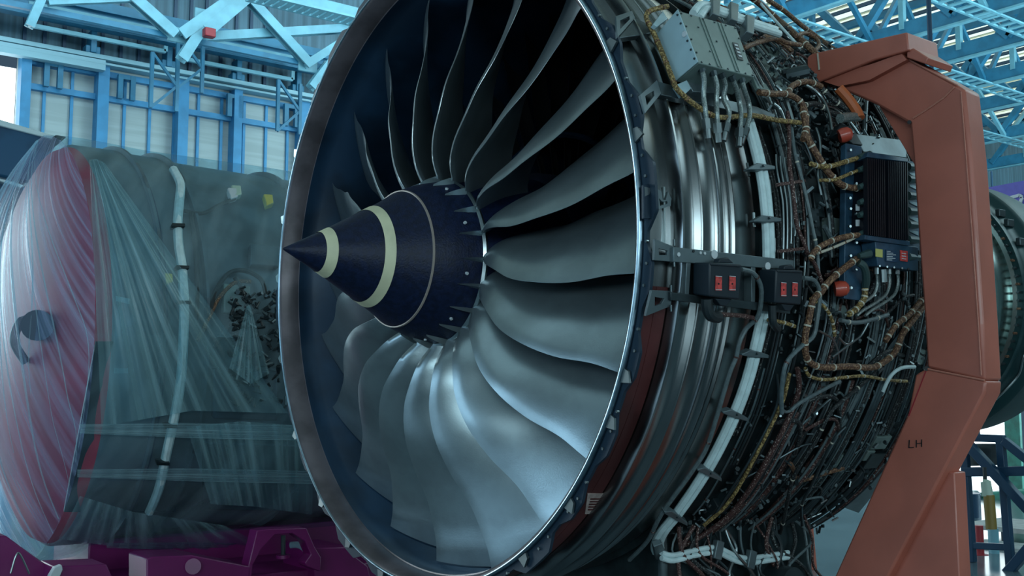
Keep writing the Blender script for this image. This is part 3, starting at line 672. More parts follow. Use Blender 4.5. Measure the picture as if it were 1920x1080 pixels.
for k in range(6): MB().slab([(1663, 470.5 + k * 3.2), (1670 + (k * 5) % 11, 471 + k * 3.2), (1670 + (k * 5) % 11, 472.2 + k * 3.2), (1663, 471.7 + k * 3.2)], 1.6492, .001).build('plate_text', MT['white_print'], nm)
rl = MB().slab([(1688, 469), (1702, 471), (1702, 491), (1688, 489)], 1.6485, .002).build('red_sticker', MT['red_label'], pu)
for k in range(3): MB().slab([(1691, 474 + k * 5), (1699, 475 + k * 5), (1699, 476.5 + k * 5), (1691, 475.5 + k * 5)], 1.6492, .001).build('sticker_text', MT['white_print'], rl)
for x in (1648, 1662, 1675, 1690, 1702): 
    p = oncyl(x, 499 + (x - 1648) * .1, 1.646); MB().tube([p, p + Vector((-.002, -.006, 0))], .0045, 8).build('unit_bolt', MT['steel'], pu)
for x in (1643, 1666, 1682):
    hs = run('sense_pipe', [(x, 508), (x + 2, 530), (x - 5, 552), (x - 25, 568), (x - 48, 582), (x - 60, 592)], .0072, 'metalhose', 1.60)
    p0 = oncyl(x, 500, 1.61); p1 = oncyl(x, 514, 1.61); MB().tube([p0, p1], .012, 8).build('pipe_nut', MT['steel'], hs)
MB().tube([oncyl(1655, 505, 1.62), oncyl(1656, 529, 1.62)], .017, 10).build('bleed_fitting', MT['steel'], eng)
MB().tube(smooth_pts([oncyl(1610, 492, 1.62), oncyl(1620, 500, 1.63), oncyl(1624, 520, 1.62), oncyl(1622, 540, 1.60)]), .017, 10).build('connector_boot', MT['boot'], eng)
for (x, y) in ((1586, 252), (1579, 541)):
    p = oncyl(x, y, 1.60); X, r, d = polar(p); n_ = (cyl(X, 1, d) - Vector((X, 0, H))).normalized(); ax = (n_ + Vector((1.2, -.2, .25))).normalized()
    rc = MB().tube([p - ax * .03, p - ax * .01, p + ax * .015, p + ax * .026], [.030, .034, .030, .018], 14).build('red_valve_cap', MT['red_cap'], eng)
    MB().tube([p + ax * .024, p + ax * .034], .010, 10).build('cap_screw', MT['steel'], rc)
MB().slab([(1568, 250), (1576, 230), (1600, 240), (1618, 272), (1600, 270), (1590, 262)], 1.575, .04).build('valve_bracket', MT['rubber'], eng, bevel=.003)
MB().slab([(1600, 250), (1690, 262), (1700, 272), (1700, 296), (1620, 285)], 1.56, .05).build('service_bracket', MT['steel_dark'], eng, bevel=.003)
MB().slab([(1395, 100), (1440, 60), (1500, 130), (1470, 175), (1420, 165)], 1.50, .03).build('access_panel', MT['box_grey'], eng, bevel=.003)

# grey flap with a row of studs at the lower rear
gp = MB().slab([(1690, 772), (1703, 782), (1680, 850), (1640, 925), (1610, 962), (1582, 952), (1570, 940), (1610, 895), (1650, 830), (1668, 790)], 1.475, .02).build('lower_access_panel', MT['bracket'], eng, bevel=.002)
for k in range(9):
    t = k / 8; x = 1690 - 95 * t - 12 * math.sin(PI * t) * 0; y = 779 + 158 * t
    p = oncyl(x, y, 1.478); X, r, d = polar(p); MB().tube([p, cyl(X, r + .012, d)], .009, 8).build('panel_stud', MT['steel_dark'], gp)
MB().tube(smooth_pts([cyl(1.95, 1.475, -a) for a in range(28, 75, 5)]), .014, 8).build('panel_edge_tube', MT['steel_dark'], eng)
# dark ribs under the harness
for (x, y) in [(1300, 730), (1370, 680), (1420, 760), (1500, 800), (1560, 740)]: pass

# --- generated clutter: pipes and looms round the case
rnd = random.Random(3)
tm = ['steel', 'steel_dark', 'braid_k', 'braid_k', 'braid_r', 'braid', 'hose', 'steel_dark', 'rubber']
def strand(name, m, r, P): MB().tube(smooth_pts(P, 4), r, 7).build(name, MT[m], eng)
NM = {'steel': 'service_pipe', 'steel_dark': 'service_pipe', 'rubber': 'service_hose', 'hose': 'service_hose'}
for g in range(34):      # parallel groups following the case
    x = .80 + 1.25 * g / 34 + rnd.uniform(-.02, .02); a0 = rnd.uniform(-78, 5); ln = rnd.uniform(35, 85); ph_ = rnd.uniform(0, 6); amp = rnd.uniform(.006, .03); rb = rnd.uniform(1.475, 1.51)
    for k in range(rnd.choice([2, 3, 3, 4])):
        m = rnd.choice(['steel', 'steel_dark', 'braid_k', 'braid_k', 'braid_r', 'hose', 'rubber', 'braid_k']); r = rnd.choice([.0045, .006, .0075, .009])
        if m == 'steel': r = .0045
        strand(NM.get(m, 'cable_loom'), m, r, [cyl(x + k * .021 + amp * math.sin(t * .8 + ph_), rb, a0 + ln * t / 8) for t in range(9)])
for i in range(70):      # branches that wander off
    x = rnd.uniform(.85, 1.65); a = rnd.uniform(-62, 55) if i % 2 else rnd.uniform(-10, 55); ln = rnd.uniform(.15, .5); sl = rnd.uniform(-10, 10)
    m = rnd.choice(tm); r = rnd.choice([.005, .006, .008, .011])
    if m == 'steel': r = .0055
    strand(NM.get(m, 'cable_loom'), m, r, [cyl(x + ln * k / 5, 1.505 + .02 * math.sin(k + i), a + sl * k / 5 + 2.5 * math.sin(i + k * 1.1)) for k in range(6)])
# dense small clips, nuts and studs
def clutter(n, rx, ra, name, seed, rr=(1.47, 1.56)):
    rd = random.Random(seed); mb = MB()
    for _ in range(n):
        x = rd.uniform(*rx); a = rd.uniform(*ra); r = rd.uniform(*rr); p = cyl(x, r, a); t = rd.random(); mi = rd.choice([0, 0, 1, 1, 2, 3])
        dv = Vector((rd.uniform(-1, 1), rd.uniform(-1, 1), rd.uniform(-1, 1))).normalized()
        if t < .45: mb.tube([p - dv * .008, p + dv * .008], rd.uniform(.005, .011), 6, mi=mi)
        elif t < .75:
            rot = dv.to_track_quat('X', 'Z').to_matrix(); mb.box(p, (rd.uniform(.012, .045), rd.uniform(.008, .02), rd.uniform(.004, .012)), rot, mi)
        else: mb.tube([p - dv * .014, p + dv * .014], rd.uniform(.003, .006), 5, mi=mi)
    o = mb.build(name, [MT['steel_dark'], MT['rubber'], MT['steel'], MT['hose']], eng); o['kind'] = 'stuff'; return o
clutter(1300, (.85, 2.05), (-75, 60), 'clips_and_fittings', 11, (1.46, 1.525))
clutter(360, (.95, 1.7), (14, 50), 'upper_fittings', 12, (1.47, 1.56))
for i in range(26):
    rd = random.Random(100 + i); x = rd.uniform(.9, 1.9); a = rd.uniform(-60, 45); w = rd.uniform(.05, .14); da = rd.uniform(2, 5); r = rd.uniform(1.475, 1.51)
    q = [cyl(x, r, a), cyl(x + w, r, a), cyl(x + w, r, a + da), cyl(x, r, a + da)]; nn = cyl(x, r, a) - cyl(x, r - .05, a)
    MB().prism(q, -nn).build('service_box', MT[rd.choice(['rubber', 'steel_dark', 'box_grey', 'case_dark'])], eng, bevel=.004)

# ======================================================== ORANGE SUPPORT ARM
X0 = 1.47
def fx(px, py, x=X0): return onx(px, py, x)
arm = empty('engine_stand', (0, 0, 0), 'orange steel C-shaped support arm marked LH in front of engine case', 'engine stand')
arm_d = Vector((.13, 0, 0))
inner = [(1590, 152), (1640, 185), (1706, 232), (1712, 300), (1722, 450), (1734, 610), (1740, 690), (1715, 790)]
post_f = [(1560, 160), (1640, 195), (1706, 232), (1711, 290), (1722, 450), (1733, 600), (1738, 690), (1848, 714), (1842, 600), (1831, 430), (1822, 300), (1808, 168), (1795, 160), (1700, 108), (1690, 92)]
def fixv(pts, x=X0): return [fx(a, b, x) - Vector((0, 0, 0)) + Vector((0, 0, 0)) for a, b in pts]
mb = MB(); mb.prism(fixv(post_f), arm_d); mb.build('post', MT['orange'], arm, bevel=.012)
# rear gussets, set behind the post
g1 = MB().prism(fixv([(1645, 194), (1700, 225), (1716, 238), (1722, 330), (1714, 308)], X0 + .04), Vector((.02, 0, 0))).build('gusset', MT['orange'], arm, bevel=.003)
# top cap
cap = [(1518, 103), (1524, 100), (1700, 60), (1704, 94), (1640, 112), (1527, 157), (1520, 158), (1513, 150), (1513, 108)]
mb = MB(); mb.prism(fixv(cap, X0 - .05), Vector((.24, 0, 0))); mb.build('top_cap', MT['orange'], arm, bevel=.006)
mb = MB(); mb.prism(fixv([(1700, 95), (1712, 90), (1740, 108), (1735, 120), (1700, 108)], X0 - .03), Vector((.2, 0, 0))); mb.build('cap_end', MT['orange'], arm, bevel=.004)
mb = MB(); mb.prism(fixv([(1536, 150), (1640, 118), (1690, 100), (1700, 112), (1630, 150), (1572, 162)], X0 - .03), Vector((.16, 0, 0))); mb.build('cap_web', MT['orange'], arm)
MB().beam(fx(1533, 100, X0 - .053), fx(1536, 131, X0 - .053), .006, .005, (1, 0, 0)).build('cap_weld', MT['tie'], arm)
def bead(pts, r=.0045, x=X0 - .002):
    return MB().tube([fx(a, b, x) for a, b in pts], r, 6).build('weld_seam', MT['weld'], arm)
bead([(1712, 222), (1740, 204), (1770, 183), (1790, 163)]); bead([(1802, 172), (1812, 300), (1822, 430), (1834, 600), (1840, 704)], .003)
bead([(1740, 692), (1790, 702), (1846, 713)]); bead([(1700, 110), (1795, 160)], .004)
# lower diagonal
dg = [(1738, 690), (1848, 714), (1842, 735), (1765, 893)]
A1 = fx(1738, 690); A2 = fx(1848, 714); L1 = fx(1702, 775); L2 = fx(1565, 1080); Rr1 = fx(1846, 737); Rr2 = fx(1666, 1080)
def ext(p, q, z): t = (z - p.z) / (q.z - p.z); return p + (q - p) * t
zb = .02
mb = MB(); mb.prism([A1, A2, Rr1, ext(Rr1, Rr2, zb), ext(L1, L2, zb), L1, fx(1716, 702)], arm_d * 1.0); mb.build('leg', MT['orange'], arm, bevel=.010)
E1 = fx(1782, 884, X0 + .13); 
mb = MB(); q = [fx(1762, 880, X0 + .05), fx(1789, 886, X0 + .05), fx(1799, 1080, X0 + .05), fx(1655, 1080, X0 + .05)]
q[2] = ext(q[1], q[2], zb); q[3] = ext(Rr1, Rr2, zb) + Vector((.05, -.02, 0))
mb.prism(q, Vector((.09, 0, 0))); mb.build('foot_plate', MT['orange'], arm, bevel=.005)
mb = MB(); mb.box(((X0 + .1), (q[2].y + ext(L1, L2, zb).y) / 2, .015), (.5, abs(q[2].y - ext(L1, L2, zb).y) + .3, .03)); mb.build('base_plate', MT['orange'], arm, bevel=.004)
MB().tube([fx(1737, 691, X0 - .001), fx(1737, 691, X0 - .006)], .010, 10).build('drain_hole', MT['ink'], arm)
MB().tube([fx(1705, 229, X0 - .001), fx(1705, 229, X0 - .006)], .009, 10).build('drain_hole', MT['ink'], arm)
MB().beam(fx(1736, 696, X0 - .001), fx(1704, 780, X0 - .001), .004, .004, (1, 0, 0)).build('plate_joint', MT['red_post'], arm)
# hand-written LH
lt = MB()
for a, b in (((1705, 825), (1704, 840)), ((1704, 839.5), (1713, 839)), ((1718, 825), (1718, 839)), ((1728, 824), (1728, 838)), ((1718, 832), (1728, 831))):
    lt.beam(fx(*a, X0 - .003), fx(*b, X0 - .003), .0035, .003, (1, 0, 0))
lt.build('handwritten_mark', MT['ink'], arm, smooth=False)

fl_ = empty('stand_leg', ony(1526, 1040, 1.9), 'dark orange stand leg on far side, seen below engine left of LH leg', 'stand leg')
q = [ony(1516, 985, 1.9), ony(1525, 985, 1.9), ony(1533, 1080, 1.9), ony(1516, 1080, 1.9)]; q[2].z = 0; q[3].z = 0
o = MB().prism([p - fl_.location for p in q], (0, .2, 0)).build('leg', MT['orange'], fl_, bevel=.005)

# ======================================================== WRAPPED ENGINE
C2 = (4.1, 1.95)
e2 = empty('wrapped_engine', (0, 0, 0), 'second jet engine with red intake cover under clear plastic film', 'jet engine')
mb = MB(); mb.lathe([(-.60, 1.45), (-.58, 1.47), (-.30, 1.47), (-.29, 1.50), (-.27, 1.50), (-.26, 1.46), (.0, 1.455), (.01, 1.49), (.03, 1.49), (.04, 1.44), (.9, 1.42), (.92, 1.46), (.94, 1.42), (3.4, 1.36), (3.5, 1.1), (3.5, 0.01)], C2, 128)
mb.build('fan_case', MT['eng2'], e2, ang=50)
mb = MB(); mb.lathe([(-.60, 1.45), (-.66, 1.42), (-.75, 1.25), (-.84, 1.0), (-.92, .6), (-.96, .2), (-.965, .001)], C2, 96); cv = mb.build('intake_cover', MT['cover_red'], e2, ang=60)
p = onx(70, 608, -.86); MB().tube(smooth_pts([p, p + Vector((-.10, 0, .02)), p + Vector((-.14, 0, -.12)), p + Vector((-.06, 0, -.26))]), .03, 10).build('cover_handle', MT['rubber'], cv)
MB().tube([onx(70, 610, -.88), onx(70, 610, -.95)], .10, 20).build('cover_port', MT['blue_dk'], cv)
mb = MB(); mb.lathe([(-.30, 1.475), (-.25, 1.475)], C2, 60, -60, 60); mb.build('edge_band', MT['blue_dk'], e2)
def run2(name, pts, r, m, R=1.48, k=5):
    return MB().tube(smooth_pts([oncyl(x, y, R, C2) for x, y in pts], k), r, 9).build(name, MT[m], e2)
run2('white_duct', [(325, 318), (338, 345), (336, 380), (333, 420), (335, 460), (341, 500), (344, 545), (345, 585), (343, 650), (338, 720), (325, 790), (312, 850), (298, 915), (280, 960)], .032, 'white_tube')
for x, y in [(334, 421), (342, 500), (345, 566), (320, 800), (305, 870)]: MB().slab([(x - 11, y - 3), (x + 13, y - 2), (x + 13, y + 3), (x - 11, y + 2)], 1.525, .05, C2).build('duct_clamp', MT['rubber'], e2)
MB().slab([(218, 555), (243, 560), (240, 700), (214, 700)], 1.475, .02, C2).build('pale_panel', MT['box_light'], e2)
MB().slab([(180, 640), (235, 640), (330, 700), (330, 960), (120, 960), (150, 800)], 1.46, .02, C2).build('lower_cowl', MT['eng2d'], e2)
run2('wiring_harness', [(395, 580), (405, 545), (430, 512), (460, 508), (490, 525), (500, 560)], .016, 'rubber')
run2('wiring_harness', [(358, 400), (366, 460), (370, 540), (368, 620)], .016, 'rubber')
run2('wiring_harness', [(345, 395), (380, 400), (410, 385), (440, 372)], .014, 'rubber')
run2('wiring_harness', [(370, 640), (390, 600), (410, 560), (440, 530), (470, 528)], .014, 'braid')
run2('wiring_harness', [(400, 650), (430, 610), (470, 585), (510, 590)], .016, 'braid_k')
run2('wiring_harness', [(440, 520), (460, 560), (455, 620), (440, 680)], .016, 'rubber')
for x, y, m in [(436, 360, 'white_print'), (443, 355, 'pend_w'), (503, 372, 'yellow_label'), (315, 520, 'yellow_label')]:
    MB().slab([(x - 9, y - 9), (x + 9, y - 8), (x + 11, y + 8), (x - 3, y + 13)], 1.50, .05, C2).build('fitting_tag', MT[m], e2, bevel=.01)
for x0_, y0_, x1_, y1_, m in [(470, 455, 525, 500, 'eng2'), (420, 530, 470, 590, 'box_grey'), (440, 600, 530, 690, 'relay'), (400, 690, 520, 790, 'eng2d'), (380, 830, 560, 960, 'eng2d')]:
    MB().slab([(x0_, y0_), (x1_, y0_ + 6), (x1_, y1_), (x0_, y1_ - 4)], 1.485, .06, C2).build('accessory_box', MT[m], e2, bevel=.01)
rd = random.Random(5); mb = MB()
for _ in range(160):
    x = rd.uniform(430, 540); y = rd.uniform(540, 760); p = oncyl(x, y, 1.50, C2); dv = Vector((rd.uniform(-1, 1), rd.uniform(-1, 1), rd.uniform(-1, 1))).normalized()
    mb.tube([p - dv * .03, p + dv * .03], rd.uniform(.005, .018), 6, mi=rd.choice([0, 1, 1, 0]))
o = mb.build('pipework_tangle', [MT['steel_dark'], MT['rubber'], MT['steel']], e2); o['kind'] = 'stuff'

# plastic film: a tube of film round the case plus a gathered front sheet
wr = empty('plastic_wrap', (0, 0, 0), 'clear plastic film shrouding the second engine, gathered at top front', 'plastic film')
mb = MB(); NX, NA = 46, 200; uv = []; vs = []; rd = random.Random(9)
ph = [rd.uniform(0, 6.28) for _ in range(12)]
for i in range(NX + 1):
    x = -.72 + 4.4 * i / NX
    for j in range(NA + 1):
        a = 360 * j / NA; t = R_(a)
        f = .018 * math.sin(9 * t + 2.2 * x + ph[0]) + .013 * math.sin(17 * t - 3.1 * x + ph[1]) + .009 * math.sin(31 * t + 5 * x + ph[2]) + .012 * math.sin(3 * x * 2 + 4 * t + ph[3])
        pk = .04 * math.exp(-((a - 92) / 11) ** 2) * math.exp(-((x + .62) / .25) ** 2) + .07 * math.exp(-((a - 270) / 14) ** 2) * math.exp(-((x + .6) / .4) ** 2)
        r = 1.500 + f * .4 + pk
        vs.append(cyl(x, r, a, C2)); uv.append((x * .35 + a / 260, a / 360 * 1.2 - x * .25))
fs = [(i * (NA + 1) + j, (i + 1) * (NA + 1) + j, (i + 1) * (NA + 1) + j + 1, i * (NA + 1) + j + 1) for i in range(NX) for j in range(NA)]
mb.add(vs, fs); mb.uv = uv; mb.build('film_sleeve', MT['film'], wr, ang=180)
mb = MB(); vs = []; uv = []; NR = 30
for i in range(NR + 1):
    rr = i / NR
    for j in range(NA + 1):
        a = 360 * j / NA; t = R_(a)
        f = .010 * math.sin(26 * math.cos(t) * rr / (1.3 - math.sin(t) * rr)) * min(1, 3 * (1 - rr))
        pk = .04 * math.exp(-((a - 92) / 11) ** 2) + .07 * math.exp(-((a - 270) / 14) ** 2)
        bul = .42 * (1 - rr ** 2.4)
        lat = math.cos(t); z_ = math.sin(t)
        vs.append(cyl(-.72 - bul + f * .6, (1.500 + pk) * rr * 1.0, a, C2)); uv.append((rr * lat * 1.2 / (1.25 - z_ * rr), z_ * rr))
fs = [(i * (NA + 1) + j, (i + 1) * (NA + 1) + j, (i + 1) * (NA + 1) + j + 1, i * (NA + 1) + j + 1) for i in range(NR) for j in range(NA)]
mb.add(vs, fs); mb.uv = uv; mb.build('film_front', MT['film_front'], wr, ang=180)
def dome(lat, z):
    rr = min(1, math.hypot(lat, z)); return Vector((-.735 - .42 * (1 - rr ** 2.4), C2[0] - lat * 1.54, C2[1] + z * 1.54))
rp_ = random.Random(4)
for k in range(22):
    l1 = -.95 + 1.9 * k / 21 + rp_.uniform(-.03, .03); z1 = -math.sqrt(max(0, 1 - l1 * l1)) * .97 if k % 3 else rp_.uniform(-.5, .1); z1 = max(z1, -.97)
    P_ = []
    for t in [i / 12 for i in range(13)]:
        z = .97 + (z1 - .97) * t; sp_ = math.sin(min(1, t * 1.25) * PI / 2) ** .9; lim = math.sqrt(max(0, 1 - z * z)) * .985
        P_.append(dome(max(-lim, min(lim, .03 + l1 * sp_ + .02 * math.sin(6 * t + k))), z))
    rr_ = rp_.choice([.004, .006, .010]); MB().tube(smooth_pts(P_, 3), [rr_ * (1 - .6 * abs(2 * q / 36 - 1)) for q in range(37)], 5).build('film_pleat', MT['pleat'], wr)
def film_patch(name, rows, R, m, nu=40):
    """rows: list of pixel polylines (same length); lofted on the film surface with pleats"""
    mb = MB(); vs = []; uv = []
    nrow = len(rows)
    for i, row in enumerate(rows):
        for j in range(nu + 1):
            u = j / nu * (len(row) - 1); k = min(int(u), len(row) - 2); t = u - k
            x = row[k][0] * (1 - t) + row[k + 1][0] * t; y = row[k][1] * (1 - t) + row[k + 1][1] * t
            p = oncyl(x, y, R + .012 * math.sin(j * 1.7 + i * .1) + .008 * math.sin(j * .63), C2); vs.append(p); uv.append((j / nu, i / max(1, nrow - 1)))
    for i in range(nrow - 1):
        for j in range(nu):
            mb.f.append((i * (nu + 1) + j, (i + 1) * (nu + 1) + j, (i + 1) * (nu + 1) + j + 1, i * (nu + 1) + j + 1)); mb.mi.append(0)
    mb.v = [tuple(v) for v in vs]; mb.uv = uv
    return mb.build(name, MT[m], wr, ang=180)
def lerp_rows(a, b, n):
    return [[(p[0] * (1 - t) + q[0] * t, p[1] * (1 - t) + q[1] * t) for p, q in zip(a, b)] for t in [i / n for i in range(n + 1)]]
film_patch('film_fold', lerp_rows([(168, 300), (180, 298), (196, 305)], [(190, 800), (360, 770), (540, 775)], 16), 1.585, 'film_fan')
film_patch('film_fold', lerp_rows([(462, 575), (466, 572), (470, 575)], [(430, 690), (470, 720), (505, 700)], 10), 1.60, 'film_fan', 16)
film_patch('film_fold', lerp_rows([(350, 800), (450, 790), (590, 800)], [(395, 945), (480, 950), (585, 965)], 12), 1.57, 'film_fan')
film_patch('film_fold', lerp_rows([(150, 930), (250, 960), (420, 985)], [(110, 1010), (250, 1030), (500, 1025)], 10), 1.60, 'film_fan')
for y0_, h_, x0_ in ((795, 26, 150), (880, 22, 145), (1018, 14, 200)):
    film_patch('stretch_band', lerp_rows([(x0_, y0_), (350, y0_ - 2), (600, y0_ + 3)], [(x0_, y0_ + h_ * .7), (350, y0_ + h_), (600, y0_ + h_ + 6)], 6)[0:], 1.59, 'film_band')

# ------------------------------------------------ magenta stand under it
st = empty('engine_cradle', (0, 0, 0), 'magenta transport stand with arched bracket under the film-wrapped engine', 'engine stand')
Y0 = 2.55
def py_(pts, y=Y0): return [ony(a, b, y) for a, b in pts]
arch_o = [(463, 1100), (466, 1060), (482, 995), (500, 992), (575, 990), (590, 1025), (602, 1045), (601, 1072), (575, 1062), (572, 1055), (583, 1040), (572, 1015), (548, 1000), (515, 1003), (490, 1030), (474, 1060), (470, 1100)]
MB().prism(py_(arch_o), (0, .12, 0)).build('arch_bracket', MT['magenta'], st, bevel=.006)
MB().prism(py_([(275, 1048), (285, 1044), (360, 1041), (470, 1062), (470, 1180), (275, 1180)]), (0, .35, 0)).build('side_beam', MT['magenta'], st, bevel=.008)
MB().prism(py_([(585, 1028), (660, 1025), (668, 1045), (690, 1062), (695, 1085), (590, 1085)], 2.7), (0, .5, 0)).build('side_beam', MT['magenta'], st, bevel=.008)
MB().prism(py_([(100, 1062), (200, 1058), (212, 1085), (212, 1180), (90, 1180)]), (0, .3, 0)).build('corner_block', MT['magenta'], st, bevel=.008)
MB().prism(py_([(-40, 1004), (12, 1005), (60, 1040), (100, 1068), (100, 1180), (-40, 1180)], 2.75), (0, .3, 0)).build('side_beam', MT['magenta'], st, bevel=.008)
a = ony(-40, 1090, 2.9); b = ony(700, 1090, 2.9)
MB().box(((a.x + b.x) / 2, 3.6, .18), (b.x - a.x + .4, 1.6, .30)).build('base_frame', MT['magenta'], st, bevel=.01)
MB().box((.8, 4.1, .42), (2.4, .9, .25)).build('saddle', MT['magenta'], st, bevel=.01)
MB().tube([ony(531, 1004, Y0 + .2), ony(531, 1045, Y0 + .2)], .016, 10).build('screw_jack', MT['rubber'], st)
MB().tube([ony(531, 1040, Y0 + .2), ony(531, 1046, Y0 + .2)], .05, 16).build('jack_collar', MT['magenta'], st)
MB().tube([ony(362, 1062, Y0 - .01), ony(362, 1062, Y0 - .03)], .05, 18).build('round_boss', MT['magenta'], st)
MB().tube(smooth_pts([ony(545, 1022, Y0 + .15), ony(560, 1022, Y0 + .15), ony(572, 1030, Y0 + .15), ony(580, 1043, Y0 + .15)]), .022, 8).build('film_wrapped_pipe', MT['film_band'], st)
MB().tube(smooth_pts([ony(20, 1075, 2.6), ony(30, 1042, 2.6), ony(38, 1040, 2.6), ony(55, 1076, 2.6)]), .006, 6).build('wire_loop', MT['steel'], st)
cl_ = MB().prism(py_([(92, 1082), (103, 1064), (116, 1059), (118, 1068), (112, 1082)], 2.45), (0, .05, 0)).build('plastic_scrap', MT['white_print'], st, bevel=.004)

# ============================================================== SETTING
def struct(name, mb, m, smooth=False, bevel=0): 
    o = mb.build(name, m, None, smooth=smooth, bevel=bevel); o['kind'] = 'structure'; return o
YW = 22.0
struct('floor', MB().box((25, 3, -.05), (110, 50, .1)), MT['floor'])
def wx(px, py): return ony(px, py, YW)
ztop = 14.6
zr = wx(0, 85).z        # crane rail height
zg = wx(186, 185).z     # girt
zu = wx(186, 140).z     # upper girt
xo = wx(36, 150).x      # edge of the door opening
# lower wall with panels
struct('wall_left', MB().box(((xo + 70) / 2 + 0, YW + .15, zr / 2), (70 - xo, .3, zr)), MT['panelwall'])
struct('wall_upper', MB().box((30, YW + .25, (zr + ztop) / 2), (90, .3, ztop - zr)), MT['upperwall'])
struct('wall_right', MB().box((25, -20.2, 7.3), (110, .3, 14.6)), MT['backwall'])
struct('wall_front', MB().box((-24, 1, 7.3), (.3, 42, 14.6)), MT['backwall'])
struct('wall_far', MB().box((66, 3, 7.3), (.3, 42, 14.6)), mat('far_gable', (.30, .48, .55), .7, noise=.1))
zh = wx(15, 118).z
struct('window_1', MB().box((xo - 9, YW + .4, zh / 2), (18, .1, zh)), MT['daylight'])
struct('wall_partition', MB().box((21.4, 12, 2.6), (.3, 17, 5.2)), MT['backwall'])
struct('window_2', MB().box((21.15, 8.6, 2.1), (.1, 4.2, 4.2)), MT['daylight'])
# columns and girts
for i, (px, w) in enumerate([(40, .22), (185, .26), (335, .26), (437, .22), (562, .26)]):
    x = wx(px, 200).x
    o = MB().beam((x, YW - .18, 0), (x, YW - .18, zr), w, .36, (0, 1, 0)).build('wall_column', MT['blue_wall'], None, smooth=False)
    tag(o, ['blue wall column at the edge of the bright doorway', 'blue wall column where the thick part of the pale rail ends', 'blue wall column in the middle of the panelled wall', 'blue wall column next left of the engine-side column', 'blue wall column nearest the big engine rim'][i], 'column', 'blue wall columns')
k = 6
o = MB().beam((xo, YW - .08, zg), (60, YW - .08, zg), .16, .14).beam((xo, YW - .08, zu), (60, YW - .08, zu), .16, .14)
o = o.build('wall_girts', MT['blue_wall'], None, smooth=False); o['kind'] = 'structure'
o = MB()
x = xo + .55; n = 0
while x < 40:
    o.beam((x, YW - .03, 0), (x, YW - .03, zu), .07, .06, (0, 1, 0)); x += .62; n += 1
o = o.build('trim_1', MT['blue_wall'], None, smooth=False); o['kind'] = 'structure'
# dark pairs between upper girts
for i, px in enumerate((80, 218, 422, 528)):
    x = wx(px, 160).x
    o = MB().beam((x, YW - .3, zg), (x, YW - .3, zu), .12, .12, (0, 1, 0)).beam((x + .3, YW - .3, zg), (x + .3, YW - .3, zu), .12, .12, (0, 1, 0)).beam((x, YW - .3, zu - .05), (x + .3, YW - .3, zu - .05), .1, .1).build('window_mullion', MT['blue'], None, smooth=False)
    tag(o, 'pair of dark blue struts under the rail, ' + ['next to the bright doorway', 'second bay from the doorway', 'third bay from the doorway', 'beside the engine rim'][i], 'strut')
# crane rail stripes
mb = MB()
for dz, t in ((0, .10), (-.28, .10), (-.55, .14)): mb.beam((-6, YW - .45, zr + dz * .45), (60 if dz == 0 else wx(185, 120).x, YW - .45, zr + dz * .45), .25, t)
mb.beam((-6, YW - .3, zr - .12), (60, YW - .3, zr - .12), .35, .05)
tag(mb.build('crane_rail', MT['crane'], None, smooth=False), 'pale blue crane rail running along the top of the panelled wall', 'crane rail')
# brackets holding the upper rail structures
for i, (px, py) in enumerate([(186, 108), (330, 130), (462, 165), (575, 190)]):
    p = ony(px, py, YW - 1.0)
    o = MB().box((p.x, YW - .35, zr + .35), (.14, .4, .55)).box((p.x, YW - .35, zr + .16), (.34, .3, .18)).build('rail_bracket', MT['blue'], None, smooth=False, bevel=.02)
    tag(o, 'dark blue bracket standing on the crane rail, ' + ['leftmost', 'second from left', 'third from left', 'beside the engine rim'][i], 'bracket')
# walkway handrails
for i, (xa, xb) in enumerate([(52, 310), (345, 548)]):
    P = [ony(xa, 45 if i == 0 else 108, YW - 1.2), ony(xb, 98 if i == 0 else 152, YW - 1.2)]
    zt = (P[0].z + P[1].z) / 2; a = Vector((P[0].x, YW - 1.2, zt)); b = Vector((P[1].x, YW - 1.2, zt)); zb_ = zr + .35
    mb = MB().beam(a, b, .09, .09).beam(b, (b.x, b.y, zb_), .09, .09, (1, 0, 0)).beam((a.x, a.y, zb_ + .35), (b.x, b.y, zb_ + .35), .07, .12)
    tag(mb.build('walkway_railing', MT['blue_lt'], None, smooth=False), ['pale blue handrail frame above the crane rail, left bay', 'pale blue handrail frame above the crane rail, bay beside the engine'][i], 'railing')
    mb = MB(); n = 7
    for k in range(n): 
        xx = a.x + (b.x - a.x) * (k + .5) / n; mb.beam((xx, YW + .08, zr), (xx, YW + .08, ztop - 1.0), .08, .08, (0, 1, 0))
    o = mb.build('trim_%d' % (i + 2), MT['blue_dk'], None, smooth=False); o['kind'] = 'structure'
# eaves beam
mb = MB().ibeam((-8, YW - .8, wx(150, 52).z), (60, YW - .8, wx(150, 52).z), .3, .42, .05)
tag(mb.build('eaves_girder', MT['blue'], None, smooth=False), 'deep blue girder running lengthwise above the wall handrails', 'girder')
mb = MB().beam((-8, YW - .4, wx(200, 30).z), (60, YW - .4, wx(200, 30).z), .3, .26)
tag(mb.build('upper_girder', MT['blue'], None, smooth=False), 'upper blue girder just below the roof on the left wall', 'girder')

